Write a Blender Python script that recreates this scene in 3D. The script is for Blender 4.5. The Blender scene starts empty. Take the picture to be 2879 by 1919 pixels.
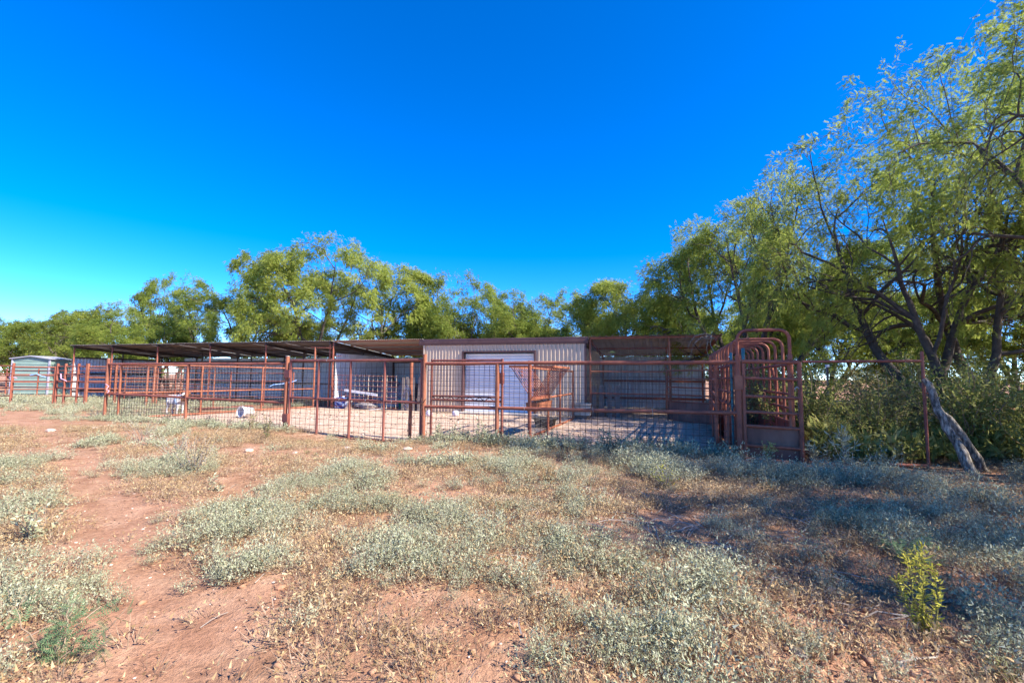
import bpy, math, random
import numpy as np
from mathutils import Matrix, Vector
R = math.radians
scn = bpy.context.scene
COL = scn.collection
rnd = random.Random(7)

# ------------------------------------------------------------------ camera, sky, sun, exposure
cam_d = bpy.data.cameras.new('camera'); cam = bpy.data.objects.new('camera', cam_d); COL.objects.link(cam)
cam_d.lens = 16.0; cam_d.sensor_width = 36.0; cam_d.clip_start = 0.05; cam_d.clip_end = 3000
cam.matrix_world = Matrix.Translation((0, 0, 1.4)) @ Matrix.Rotation(R(94.4), 4, 'X') @ Matrix.Rotation(R(0.5), 4, 'Z')
scn.camera = cam
SUN_AZ, SUN_EL = R(-26), R(41)          # direction towards the sun, measured from +X
sdir = Vector((math.cos(SUN_AZ) * math.cos(SUN_EL), math.sin(SUN_AZ) * math.cos(SUN_EL), math.sin(SUN_EL)))
world = bpy.data.worlds.new('World'); scn.world = world; world.use_nodes = True
wn = world.node_tree.nodes; wl = world.node_tree.links
bg = wn['Background']; bg.inputs[1].default_value = 0.15
sky = wn.new('ShaderNodeTexSky'); sky.sky_type = 'NISHITA'; sky.sun_disc = False
sky.sun_elevation = SUN_EL; sky.sun_rotation = math.pi / 2 - SUN_AZ
sky.air_density = 0.6; sky.dust_density = 0.0; sky.ozone_density = 3.0; sky.altitude = 1500
hs = wn.new('ShaderNodeHueSaturation'); hs.inputs['Saturation'].default_value = 1.38; hs.inputs['Hue'].default_value = 0.510; hs.inputs['Value'].default_value = 1.0
wl.new(sky.outputs[0], hs.inputs['Color']); wl.new(hs.outputs[0], bg.inputs[0])
sun_d = bpy.data.lights.new('sun', 'SUN'); sun_d.energy = 3.9; sun_d.angle = R(0.53); sun_d.color = (1.0, 0.93, 0.82)
sun = bpy.data.objects.new('sun', sun_d); COL.objects.link(sun)
sun.rotation_euler = sdir.to_track_quat('Z', 'Y').to_euler(); sun.location = (20, -8, 20)
vs = scn.view_settings; vs.view_transform = 'Standard'; vs.look = 'None'; vs.gamma = 1.0; vs.use_curve_mapping = False
vs.exposure = 1.72
scn.cycles.max_bounces = 6; scn.cycles.transparent_max_bounces = 6

# ------------------------------------------------------------------ numeric helpers
def sstep(a, b, x):
    t = np.clip((x - a) / (b - a), 0, 1); return t * t * (3 - 2 * t)
def vnoise(x, y, seed=0):
    x = np.asarray(x, float); y = np.asarray(y, float)
    xi = np.floor(x).astype(np.int64); yi = np.floor(y).astype(np.int64); fx = x - xi; fy = y - yi
    fx = fx * fx * (3 - 2 * fx); fy = fy * fy * (3 - 2 * fy)
    def hsh(a, b):
        n = (a * 374761393 + b * 668265263 + seed * 974634777) & 0xffffffff
        n = ((n ^ (n >> 13)) * 1274126177) & 0xffffffff
        return ((n ^ (n >> 16)) & 0xffff) / 65535.0
    return (hsh(xi, yi) * (1 - fx) + hsh(xi + 1, yi) * fx) * (1 - fy) + (hsh(xi, yi + 1) * (1 - fx) + hsh(xi + 1, yi + 1) * fx) * fy
def fbm(x, y, seed=0, oct=4):
    s = 0; a = .5; f = 1.0
    for o in range(oct):
        s = s + a * vnoise(np.asarray(x) * f, np.asarray(y) * f, seed + o); a *= .5; f *= 2.03
    return s
PATH = np.array([(-25, 17.5), (-17.4, 15.9), (-16.2, 15.2), (-12.5, 12.2), (-8.6, 9.0), (-5.9, 6.5), (-4.1, 4.83), (-2.95, 3.7), (-2.15, 2.88), (-1.45, 2.18), (-.9, 1.5), (0, 0)])
def path_d(x, y):
    x = np.asarray(x, float); y = np.asarray(y, float); best = np.full(np.shape(x), 1e9)
    for (ax, ay), (bx, by) in zip(PATH[:-1], PATH[1:]):
        dx, dy = bx - ax, by - ay; t = np.clip(((x - ax) * dx + (y - ay) * dy) / (dx * dx + dy * dy), 0, 1)
        best = np.minimum(best, np.hypot(x - ax - t * dx, y - ay - t * dy))
    return best
def pen_mask(x, y):
    v = .3483 * x + .9374 * y - 8.88; u = .877 * x - .48 * y + 16.9; w = .944 * x - .329 * y - 1.12
    return sstep(-.25, .35, v) * sstep(-.3, .4, u) * sstep(.3, -.2, w)
def ground_h(x, y):
    x = np.asarray(x, float); y = np.asarray(y, float)
    near = sstep(26, 8, y) * sstep(26, 12, np.abs(x))
    h = (fbm(x * .35, y * .35, 3) - .47) * .10 + (fbm(x * 1.6, y * 1.6, 11) - .47) * .05 * near + (fbm(x * 6, y * 6, 21, 3) - .44) * .035 * near
    cl = sstep(.5, .75, vnoise(x * 1.1, y * 1.1, 5)) * sstep(0, 2.5, x) * sstep(4.6, 3.0, y)
    h = h + cl * (fbm(x * 11, y * 11, 31, 3) - .4) * .09
    flat = np.maximum(pen_mask(x, y) * .75, sstep(.5, .1, path_d(x, y)) * .25)
    h = h * (1 - flat) - .035 * sstep(.5, .1, path_d(x, y)) * near
    h = h - .13 * np.exp(-((x + 3.6) / 1.7) ** 2 - ((y - 10.4) / 1.1) ** 2)
    return h
def gz(x, y): return float(ground_h(x, y))

# ------------------------------------------------------------------ materials
def mat(name, build):
    m = bpy.data.materials.new(name); m.use_nodes = True
    nt = m.node_tree; b = nt.nodes['Principled BSDF']
    build(nt, b); return m
def noise(nt, scale, detail=4, rough=.6, coord='Object', vec=None, sc=None):
    n = nt.nodes.new('ShaderNodeTexNoise'); n.inputs['Scale'].default_value = scale
    n.inputs['Detail'].default_value = detail; n.inputs['Roughness'].default_value = rough
    if vec is None:
        tc = nt.nodes.new('ShaderNodeTexCoord'); vec = tc.outputs[coord]
    if sc:
        mp = nt.nodes.new('ShaderNodeMapping'); mp.inputs['Scale'].default_value = sc
        nt.links.new(vec, mp.inputs['Vector']); vec = mp.outputs[0]
    nt.links.new(vec, n.inputs['Vector']); return n.outputs['Fac']
def ramp(nt, fac, stops):
    r = nt.nodes.new('ShaderNodeValToRGB'); e = r.color_ramp.elements
    while len(e) < len(stops): e.new(.5)
    for i, (p, c) in enumerate(stops):
        e[i].position = p; e[i].color = (*c, 1) if len(c) == 3 else c
    nt.links.new(fac, r.inputs[0]); return r.outputs[0]
def mixc(nt, fac, a, b, mode='MIX'):
    n = nt.nodes.new('ShaderNodeMix'); n.data_type = 'RGBA'; n.blend_type = mode
    if isinstance(fac, (int, float)): n.inputs[0].default_value = fac
    else: nt.links.new(fac, n.inputs[0])
    for s, v in ((6, a), (7, b)):
        if isinstance(v, tuple): n.inputs[s].default_value = (*v, 1)
        else: nt.links.new(v, n.inputs[s])
    return n.outputs[2]
def bump(nt, b, h, strength=.4, dist=.01):
    n = nt.nodes.new('ShaderNodeBump'); n.inputs['Strength'].default_value = strength; n.inputs['Distance'].default_value = dist
    nt.links.new(h, n.inputs['Height']); nt.links.new(n.outputs[0], b.inputs['Normal'])
def speck(name, stops, scale=6, rough=.7, metal=0, bmp=.25, sc=None, coord='Object', detail=5, spec=.3):
    def f(nt, b):
        n = noise(nt, scale, detail, .65, coord, sc=sc)
        nt.links.new(ramp(nt, n, stops), b.inputs['Base Color'])
        b.inputs['Roughness'].default_value = rough; b.inputs['Metallic'].default_value = metal
        b.inputs['Specular IOR Level'].default_value = spec
        if bmp: bump(nt, b, noise(nt, scale * 6, 4, .6, coord), bmp, .004)
    return mat(name, f)
def rusty(name, stops, scale, rough):
    def f(nt, b):
        c = ramp(nt, noise(nt, scale, 6, .7), stops)
        g = nt.nodes.new('ShaderNodeNewGeometry'); big = noise(nt, 1.1, 3, .6, vec=g.outputs['Position'])
        c = mixc(nt, ramp(nt, big, [(.35, (0, 0, 0)), (.62, (.75, .75, .75))]), c, mixc(nt, .55, c, (.40, .15, .088)))
        c = mixc(nt, ramp(nt, noise(nt, 2.3, 4, .6, vec=g.outputs['Position']), [(.58, (0, 0, 0)), (.70, (.7, .7, .7))]), c, (.095, .036, .034))
        c = mixc(nt, ramp(nt, noise(nt, 21, 3, .6, vec=g.outputs['Position']), [(.70, (0, 0, 0)), (.76, (.7, .7, .7))]), c, (.46, .36, .31))
        nt.links.new(c, b.inputs['Base Color']); b.inputs['Metallic'].default_value = .1; b.inputs['Specular IOR Level'].default_value = .3
        nt.links.new(ramp(nt, noise(nt, 9, 4), [(.3, (rough - .15,) * 3), (.7, (rough + .2,) * 3)]), b.inputs['Roughness'])
        bump(nt, b, noise(nt, 45, 5, .7), .5, .004)
    return mat(name, f)
def leafmat(name, c0, c1, c2, trans=.35, rough=.75, spec=.03):
    def f(nt, b):
        g = nt.nodes.new('ShaderNodeNewGeometry'); n = noise(nt, .9, 2, .5)
        mx = nt.nodes.new('ShaderNodeMath'); mx.operation = 'MULTIPLY_ADD'; mx.inputs[1].default_value = .75
        s2 = nt.nodes.new('ShaderNodeMath'); s2.operation = 'MULTIPLY_ADD'; s2.inputs[1].default_value = .8; s2.inputs[2].default_value = -.28
        nt.links.new(n, s2.inputs[0]); nt.links.new(g.outputs['Random Per Island'], mx.inputs[0]); nt.links.new(s2.outputs[0], mx.inputs[2])
        c = ramp(nt, mx.outputs[0], [(0, c0), (.5, c1), (1, c2)])
        nt.links.new(c, b.inputs['Base Color']); b.inputs['Roughness'].default_value = rough
        b.inputs['Specular IOR Level'].default_value = spec
        t = nt.nodes.new('ShaderNodeBsdfTranslucent'); nt.links.new(c, t.inputs[0])
        m = nt.nodes.new('ShaderNodeMixShader'); m.inputs[0].default_value = trans
        nt.links.new(b.outputs[0], m.inputs[1]); nt.links.new(t.outputs[0], m.inputs[2])
        nt.links.new(m.outputs[0], nt.nodes['Material Output'].inputs[0])
    return mat(name, f)
M = {}
M['rust'] = rusty('rusty_pipe', [(.22, (.10, .030, .022)), (.45, (.23, .066, .042)), (.62, (.31, .095, .054)), (.8, (.38, .15, .09))], 5, .62)
M['rust2'] = rusty('rusty_pipe_orange', [(.25, (.12, .04, .026)), (.5, (.28, .095, .05)), (.72, (.38, .15, .08))], 5, .65)
M['gatepipe'] = rusty('gate_primer_pipe', [(.25, (.12, .034, .030)), (.55, (.19, .058, .048)), (.8, (.26, .10, .08))], 4, .55)
M['plate'] = speck('rusty_plate', [(.25, (.10, .045, .035)), (.5, (.20, .085, .06)), (.75, (.27, .14, .10))], 2.2, .7, .1, .2, sc=(1, 1, .4))
M['dark_steel'] = speck('dark_steel', [(.3, (.035, .026, .024)), (.6, (.085, .060, .052)), (.8, (.16, .10, .075))], 4, .65, .1, .2)
M['wire'] = speck('rusty_wire', [(.3, (.05, .025, .02)), (.6, (.12, .06, .045)), (.8, (.2, .15, .13))], 3, .7, .2, 0)
M['wirelight'] = speck('galvanised_wire', [(.3, (.20, .16, .14)), (.6, (.38, .35, .32))], 3, .5, .4, 0)
M['galv'] = speck('galvanised_sheet', [(.25, (.44, .45, .46)), (.5, (.58, .59, .60)), (.8, (.66, .665, .675))], 1.3, .5, .1, .06, sc=(1, 1, .3))
M['galvdark'] = speck('old_galvanised_sheet', [(.25, (.14, .10, .075)), (.40, (.24, .215, .195)), (.6, (.33, .315, .30)), (.85, (.42, .405, .39))], 1.1, .6, .2, .08, sc=(2, .4, 1))
M['roofnew'] = speck('pale_roof_sheet', [(.3, (.44, .38, .33)), (.6, (.54, .48, .43)), (.85, (.60, .55, .50))], 1.2, .5, .15, .05)
M['tan'] = speck('tan_wall_sheet', [(.25, (.47, .345, .245)), (.6, (.57, .435, .32)), (.85, (.62, .49, .375))], 1.0, .45, .05, .05, sc=(1, 1, .25))
M['trim'] = speck('brown_trim', [(.3, (.075, .036, .034)), (.7, (.115, .058, .054))], 2, .42, .1, .04)
M['white_paint'] = speck('white_door_paint', [(.3, (.62, .62, .65)), (.7, (.74, .74, .77))], 1.5, .45, .05, .04)
M['concrete'] = speck('concrete', [(.3, (.36, .31, .27)), (.7, (.52, .46, .41))], 6, .85, 0, .3)
M['wood'] = speck('weathered_wood', [(.25, (.11, .085, .07)), (.5, (.22, .175, .145)), (.8, (.33, .28, .24))], 4, .85, 0, .5, sc=(6, 6, .6))
M['log'] = speck('dead_log', [(.36, (.035, .028, .022)), (.5, (.15, .128, .105)), (.66, (.38, .33, .27))], 9, .9, 0, 1.0, sc=(3, 3, .7))
M['bark'] = speck('mesquite_bark', [(.25, (.035, .028, .024)), (.55, (.085, .066, .054)), (.85, (.16, .13, .11))], 7, .9, 0, .8)
M['twig'] = speck('dry_twig', [(.3, (.20, .155, .12)), (.7, (.42, .36, .30))], 5, .9, 0, 0)
M['white_plastic'] = speck('white_plastic', [(.3, (.66, .63, .62)), (.7, (.80, .78, .77))], 4, .4, 0, .05)
M['teal_plastic'] = speck('teal_plastic', [(.3, (.0, .34, .36)), (.7, (.0, .45, .46))], 4, .4, 0, .05)
M['green_plastic'] = speck('green_plastic', [(.3, (.0, .22, .15)), (.7, (.01, .30, .21))], 4, .4, 0, .05)
M['black_rubber'] = speck('black_rubber', [(.3, (.012, .012, .013)), (.7, (.03, .03, .032))], 4, .6, 0, .1)
M['teal_paint'] = speck('flaking_teal_paint', [(.3, (.02, .11, .13)), (.6, (.05, .20, .23)), (.75, (.26, .30, .30))], 9, .5, 0, .2)
M['tarp'] = speck('dusty_tarp', [(.3, (.11, .10, .115)), (.55, (.26, .235, .245)), (.8, (.42, .36, .34))], 3, .5, 0, .3)
M['mint'] = speck('mint_siding', [(.3, (.17, .25, .205)), (.7, (.24, .325, .275))], 2, .5, 0, .05)
M['bluegrey'] = speck('grey_roof_paint', [(.3, (.30, .30, .36)), (.7, (.42, .42, .48))], 2, .5, 0, .05)
M['pink_twine'] = speck('pink_twine', [(.3, (.55, .26, .36)), (.7, (.72, .46, .55))], 8, .8, 0, 0)
M['blue_twine'] = speck('blue_twine', [(.3, (.10, .24, .55)), (.7, (.35, .48, .75))], 8, .8, 0, 0)
M['rope'] = speck('pale_rope', [(.3, (.50, .36, .30)), (.7, (.70, .56, .50))], 8, .85, 0, 0)
M['stone'] = speck('pale_limestone', [(.25, (.38, .25, .18)), (.5, (.54, .42, .34)), (.8, (.66, .56, .49))], 9, .9, 0, .6)
M['greystone'] = speck('grey_stone', [(.3, (.15, .12, .11)), (.7, (.30, .26, .24))], 8, .9, 0, .6)
M['clod'] = speck('soil_clod', [(.25, (.21, .10, .055)), (.5, (.35, .19, .11)), (.8, (.46, .29, .19))], 3, .95, 0, .5)
M['manure'] = speck('dry_manure', [(.3, (.03, .022, .018)), (.7, (.10, .06, .045))], 12, .95, 0, .8)
M['salt'] = speck('salt_lick', [(.3, (.55, .48, .55)), (.7, (.72, .66, .72))], 6, .7, 0, .3)
M['cream'] = speck('cream_board', [(.25, (.36, .28, .19)), (.6, (.50, .43, .34)), (.85, (.60, .53, .45))], 3, .8, 0, .3, sc=(2, 2, .4))
M['straw'] = leafmat('dry_straw', (.24, .15, .07), (.41, .285, .145), (.60, .47, .28), .2)
M['leaf_a'] = leafmat('mesquite_leaf_bright', (.21, .265, .045), (.31, .365, .072), (.45, .45, .125), .6)
M['leaf_b'] = leafmat('mesquite_leaf_deep', (.165, .23, .040), (.255, .315, .062), (.37, .385, .10), .6)
M['leaf_brush'] = leafmat('brush_leaf', (.15, .175, .045), (.26, .275, .08), (.42, .39, .16), .4)
M['sage'] = leafmat('silver_sage_leaf', (.20, .21, .115), (.37, .38, .24), (.54, .53, .37), .2)
M['sage_teal'] = leafmat('silver_teal_leaf', (.22, .235, .15), (.36, .37, .245), (.49, .49, .35), .2)
M['olive'] = leafmat('olive_weed_leaf', (.15, .15, .06), (.24, .23, .10), (.33, .30, .15), .25)
M['fern'] = leafmat('feathery_green_leaf', (.09, .165, .08), (.15, .235, .115), (.25, .30, .14), .35)
M['yellow'] = leafmat('yellowing_leaf', (.30, .31, .05), (.47, .43, .07), (.62, .53, .14), .3)
M['stem'] = speck('dry_stem', [(.3, (.17, .11, .07)), (.7, (.40, .30, .21))], 6, .9, 0, 0)
def gmat(nt, b):
    L = nt.links; N = nt.nodes
    g = N.new('ShaderNodeNewGeometry'); P = g.outputs['Position']
    big = noise(nt, .55, 5, .6, vec=P); mid = noise(nt, 3.2, 6, .65, vec=P); fine = noise(nt, 28, 5, .7, vec=P); grit = noise(nt, 110, 3, .6, vec=P)
    soil = ramp(nt, mid, [(.2, (.20, .098, .060)), (.42, (.345, .180, .108)), (.6, (.43, .245, .155)), (.8, (.52, .345, .235))])
    soil = mixc(nt, ramp(nt, big, [(.42, (0, 0, 0)), (.62, (1, 1, 1))]), soil, ramp(nt, mid, [(.25, (.19, .098, .056)), (.5, (.33, .185, .105)), (.78, (.47, .30, .19))]))
    soil = mixc(nt, .55, soil, ramp(nt, fine, [(.25, (.20, .20, .20)), (.5, (.52, .52, .52)), (.75, (.78, .78, .78))]), 'OVERLAY')
    pen = ramp(nt, mid, [(.25, (.31, .19, .125)), (.45, (.46, .315, .225)), (.62, (.54, .41, .315)), (.8, (.62, .52, .43))])
    pen = mixc(nt, .5, pen, ramp(nt, fine, [(.28, (.24, .24, .24)), (.5, (.55, .55, .55)), (.72, (.75, .75, .75))]), 'OVERLAY')
    sx = N.new('ShaderNodeSeparateXYZ'); L.new(P, sx.inputs[0])
    def half(a, c, d, lo, hi):
        m1 = N.new('ShaderNodeMath'); m1.operation = 'MULTIPLY_ADD'; m1.inputs[1].default_value = a; m1.inputs[2].default_value = d; L.new(sx.outputs[0], m1.inputs[0])
        m2 = N.new('ShaderNodeMath'); m2.operation = 'MULTIPLY_ADD'; m2.inputs[1].default_value = c; L.new(sx.outputs[1], m2.inputs[0]); L.new(m1.outputs[0], m2.inputs[2])
        m3 = N.new('ShaderNodeMath'); m3.operation = 'MULTIPLY_ADD'; m3.inputs[1].default_value = 1.6; L.new(mid, m3.inputs[0]); L.new(m2.outputs[0], m3.inputs[2])
        r = N.new('ShaderNodeMapRange'); r.interpolation_type = 'SMOOTHSTEP'; r.inputs[1].default_value = lo + .8; r.inputs[2].default_value = hi + .8; L.new(m3.outputs[0], r.inputs[0]); return r.outputs[0]
    a1 = half(.3483, .9374, -8.88, -.3, .5); a2 = half(.877, -.48, 16.9, -.8, .6); a3 = half(-.944, .329, 1.12, -.2, .6)
    p1 = N.new('ShaderNodeMath'); p1.operation = 'MULTIPLY'; L.new(a1, p1.inputs[0]); L.new(a2, p1.inputs[1])
    p2 = N.new('ShaderNodeMath'); p2.operation = 'MULTIPLY'; L.new(p1.outputs[0], p2.inputs[0]); L.new(a3, p2.inputs[1])
    L.new(mixc(nt, p2.outputs[0], soil, pen), b.inputs['Base Color'])
    b.inputs['Roughness'].default_value = .95; b.inputs['Specular IOR Level'].default_value = .1
    ad = N.new('ShaderNodeMath'); ad.operation = 'MULTIPLY_ADD'; ad.inputs[1].default_value = .35; L.new(grit, ad.inputs[0]); L.new(fine, ad.inputs[2])
    bump(nt, b, ad.outputs[0], .85, .03)
M['ground'] = mat('red_soil', gmat)
def drum(nt, b):
    w = nt.nodes.new('ShaderNodeTexWave'); w.wave_type = 'RINGS'; w.inputs['Scale'].default_value = 2.6; w.inputs['Distortion'].default_value = 5
    tc = nt.nodes.new('ShaderNodeTexCoord'); nt.links.new(tc.outputs['Object'], w.inputs['Vector'])
    nt.links.new(ramp(nt, w.outputs['Fac'], [(.35, (.02, .05, .28)), (.5, (.10, .22, .60)), (.7, (.45, .55, .78))]), b.inputs['Base Color']); b.inputs['Roughness'].default_value = .4
M['blue_drum'] = mat('blue_swirled_plastic', drum)
def goatm(nt, b):
    tc = nt.nodes.new('ShaderNodeTexCoord'); sp = nt.nodes.new('ShaderNodeSeparateXYZ'); nt.links.new(tc.outputs['Object'], sp.inputs[0])
    n = noise(nt, 9, 3); m = nt.nodes.new('ShaderNodeMath'); m.operation = 'MULTIPLY_ADD'; m.inputs[1].default_value = .06
    nt.links.new(n, m.inputs[0]); nt.links.new(sp.outputs[0], m.inputs[2])
    w = (.70, .66, .63); g1 = (.34, .31, .33); br = (.22, .09, .035)
    c = ramp(nt, m.outputs[0], [(0, w), (.335, w), (.345, br), (1, br)])
    hair = ramp(nt, noise(nt, 24, 4), [(.3, (.6, .58, .58)), (.6, (1, 1, 1))])
    nt.links.new(mixc(nt, 1.0, c, hair, 'MULTIPLY'), b.inputs['Base Color']); b.inputs['Roughness'].default_value = .9
M['goat'] = mat('goat_coat', goatm)

# ------------------------------------------------------------------ object helpers
def tag(o, label=None, cat=None, group=None, kind=None):
    if label: o['label'] = label
    if cat: o['category'] = cat
    if group: o['group'] = group
    if kind: o['kind'] = kind
    return o
def thing(name, label, cat, loc=(0, 0, 0), rz=0.0, group=None):
    o = bpy.data.objects.new(name, None); COL.objects.link(o); o.empty_display_size = .2
    o.location = loc; o.rotation_euler = (0, 0, rz); return tag(o, label, cat, group)
def link(name, me, parent=None, loc=(0, 0, 0), rot=(0, 0, 0), sc=None):
    o = bpy.data.objects.new(name, me); COL.objects.link(o); o.parent = parent; o.location = loc; o.rotation_euler = rot
    if sc: o.scale = sc
    return o
def copy_tree(o, parent=None):
    c = o.copy(); COL.objects.link(c); c.parent = parent
    for ch in [x for x in o.children]: copy_tree(ch, c)
    return c
def np_mesh(name, v, faces, material, smooth=False, midx=None):
    """faces: list of int arrays (n,3) / (n,4); material: one or a list, midx: one index for each array of faces"""
    me = bpy.data.meshes.new(name); v = np.asarray(v, np.float32)
    me.vertices.add(len(v)); me.vertices.foreach_set('co', v.ravel())
    loops = np.concatenate([np.asarray(f, np.int32).ravel() for f in faces]); tot = np.concatenate([np.full(len(f), f.shape[1], np.int32) for f in faces])
    me.loops.add(len(loops)); me.loops.foreach_set('vertex_index', loops)
    me.polygons.add(len(tot)); st = np.zeros(len(tot), np.int32); st[1:] = np.cumsum(tot)[:-1]
    me.polygons.foreach_set('loop_start', st); me.polygons.foreach_set('loop_total', tot)
    if smooth: me.polygons.foreach_set('use_smooth', np.ones(len(tot), bool))
    for m in (material if isinstance(material, list) else [material]): me.materials.append(m)
    if midx is not None: me.polygons.foreach_set('material_index', np.concatenate([np.full(len(f), i, np.int32) for f, i in zip(faces, midx)]))
    me.update(calc_edges=True); me.validate(); return me
class MB:
    def __init__(s): s.v = []; s.f = []; s.sm = []
    def add(s, vs, fs, smooth=False):
        o = len(s.v); s.v += [tuple(map(float, p)) for p in vs]; s.f += [tuple(i + o for i in f) for f in fs]; s.sm += [smooth] * len(fs); return s
    def box(s, c, d, rz=0.0):
        x, y, z = d[0] / 2, d[1] / 2, d[2] / 2; ca, sa = math.cos(rz), math.sin(rz)
        vs = [(c[0] + a * x * ca - b * y * sa, c[1] + a * x * sa + b * y * ca, c[2] + e * z) for a in (-1, 1) for b in (-1, 1) for e in (-1, 1)]
        return s.add(vs, [(0, 1, 3, 2), (4, 6, 7, 5), (0, 4, 5, 1), (2, 3, 7, 6), (0, 2, 6, 4), (1, 5, 7, 3)])
    def beam(s, p, q, w, h):
        p, q = Vector(p), Vector(q); d = (q - p).normalized(); up = Vector((0, 0, 1)) if abs(d.z) < .9 else Vector((0, 1, 0))
        a = d.cross(up).normalized() * w / 2; b = a.cross(d).normalized() * h / 2
        vs = [e + i * a + j * b for e in (p, q) for i, j in ((-1, -1), (1, -1), (1, 1), (-1, 1))]
        return s.add(vs, [(3, 2, 1, 0), (4, 5, 6, 7), (0, 1, 5, 4), (1, 2, 6, 5), (2, 3, 7, 6), (3, 0, 4, 7)])
    def path(s, pts, r, n=8, caps=True):
        P = [Vector(p) for p in pts]; k = len(P); rs = r if isinstance(r, (list, tuple)) else [r] * k
        vs = []; prev = None
        for i in range(k):
            d = (P[min(i + 1, k - 1)] - P[max(i - 1, 0)]).normalized()
            if prev is None:
                a = d.cross(Vector((0, 0, 1))) if abs(d.z) < .95 else d.cross(Vector((1, 0, 0)))
            else: a = prev - d * prev.dot(d)
            a.normalize(); prev = a; b = d.cross(a)
            vs += [P[i] + (a * math.cos(2 * math.pi * j / n) + b * math.sin(2 * math.pi * j / n)) * rs[i] for j in range(n)]
        fs = [(i * n + j, i * n + (j + 1) % n, (i + 1) * n + (j + 1) % n, (i + 1) * n + j) for i in range(k - 1) for j in range(n)]
        s.add(vs, fs, True)
        if caps and n > 3: s.add(vs[:n], [tuple(reversed(range(n)))]); s.add(vs[-n:], [tuple(range(n))])
        return s
    def tube(s, p, q, r, n=8): return s.path([p, q], r, n)
    def lathe(s, prof, n=20, c=(0, 0, 0)):
        vs = [(c[0] + r * math.cos(2 * math.pi * j / n), c[1] + r * math.sin(2 * math.pi * j / n), c[2] + z) for r, z in prof for j in range(n)]
        fs = [(i * n + j, i * n + (j + 1) % n, (i + 1) * n + (j + 1) % n, (i + 1) * n + j) for i in range(len(prof) - 1) for j in range(n)]
        return s.add(vs, fs, True)
    def mesh(s, name, m):
        me = bpy.data.meshes.new(name); me.from_pydata(s.v, [], s.f); me.polygons.foreach_set('use_smooth', s.sm); me.materials.append(m); me.update(); return me
    def build(s, name, m, parent=None, loc=(0, 0, 0), rot=(0, 0, 0)): return link(name, s.mesh(name, m), parent, loc, rot)
def pipe(name, p, q, r, m, parent, n=10):
    """one length of pipe; a long pipe sags and kinks a little"""
    p, q = Vector(p), Vector(q); L = (q - p).length; k = max(1, int(L / 1.2)); pts = []; r = r * .78 if r > .024 else r
    for i in range(k + 1):
        w = Vector((rnd.gauss(0, .004), rnd.gauss(0, .004), rnd.gauss(0, .004))) if 0 < i < k else Vector()
        pts.append(p.lerp(q, i / k) + w)
    return MB().path(pts, r, n).build(name, m, parent)
def wires(parent, x0, x1, z0, z1, y=0.0, dx=.115, dz=.115, r=.0032, m=None, jit=.006, fine_low=False, name='wire_mesh'):
    mb = MB(); nx = max(1, round((x1 - x0) / dx)); nz = max(1, round((z1 - z0) / dz))
    wob = lambda a, b: jit * math.sin(a * 2.1 + b * 1.3) + rnd.gauss(0, jit * .35)
    for i in range(nx + 1):
        x = x0 + (x1 - x0) * i / nx; K = 5
        mb.path([(x + wob(i, k), y + wob(k, i) * .8, z0 + (z1 - z0) * k / K) for k in range(K + 1)], r, 3)
    zs = [z0 + (z1 - z0) * j / nz for j in range(nz + 1)]
    for j, z in enumerate(zs):
        K = max(2, int((x1 - x0) / .6))
        mb.path([(x0 + (x1 - x0) * k / K, y + wob(k, j) * .8, z + wob(j, k * .7)) for k in range(K + 1)], r, 3)
    o = mb.build(name, m or M['wire'], parent); o['kind'] = 'stuff'; return o
def ribbed(w, L, pitch, h, m, name, style='trap', t=0):
    """ribbed sheet in the XY plane: ribs run along y, rise along z"""
    xs = []; n = max(1, round(w / pitch)); p = w / n
    for i in range(n):
        if style == 'trap':
            for f, z in ((0, 0), (.62, 0), (.70, h), (.90, h), (.98, 0)): xs.append((p * (i + f), z))
        else:
            for k in range(6): xs.append((p * (i + k / 6), h * (.5 - .5 * math.cos(2 * math.pi * k / 6))))
    xs.append((w, 0)); ks = len(xs)
    v = [(x, y, z) for y in (0, L) for x, z in xs]; f = np.array([(i, i + 1, ks + i + 1, ks + i) for i in range(ks - 1)])
    return np_mesh(name, v, [f], m, style != 'trap')
_sheets = {}
def sheets(parent, x0, x1, L, pitch, h, m, place, name, style='trap', width=.92):
    """a run of ribbed sheets side by side, each its own part; place(x) gives location and rotation"""
    n = max(1, round((x1 - x0) / width)); w = (x1 - x0) / n; key = (round(w, 3), L, pitch, h, m.name, style)
    if key not in _sheets: _sheets[key] = ribbed(w, L, pitch, h, m, name, style)
    for i in range(n):
        loc, rot = place(x0 + i * w, i); link(name, _sheets[key], parent, loc, rot)

# ------------------------------------------------------------------ ground
def axis(lo, hi, dlo, dhi, step, grow=1.18):
    a = list(np.arange(dlo, dhi + step, step)); s = step; x = a[-1]
    while x < hi: s *= grow; x += s; a.append(x)
    s = step; x = dlo; b = []
    while x > lo: s *= grow; x -= s; b.append(x)
    return np.array(b[::-1] + a)
gx = axis(-900, 900, -6.5, 6.5, .08, 1.10); gy = axis(-120, 1500, 1.4, 8.0, .065, 1.07)
GX, GY = np.meshgrid(gx, gy); GZ = ground_h(GX, GY)
nx_, ny_ = len(gx), len(gy); idx = np.arange(nx_ * ny_).reshape(ny_, nx_)
quads = np.stack([idx[:-1, :-1], idx[:-1, 1:], idx[1:, 1:], idx[1:, :-1]], -1).reshape(-1, 4)
g_o = link('ground', np_mesh('ground', np.stack([GX, GY, GZ], -1).reshape(-1, 3), [quads], M['ground'], True)); g_o['kind'] = 'structure'

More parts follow.
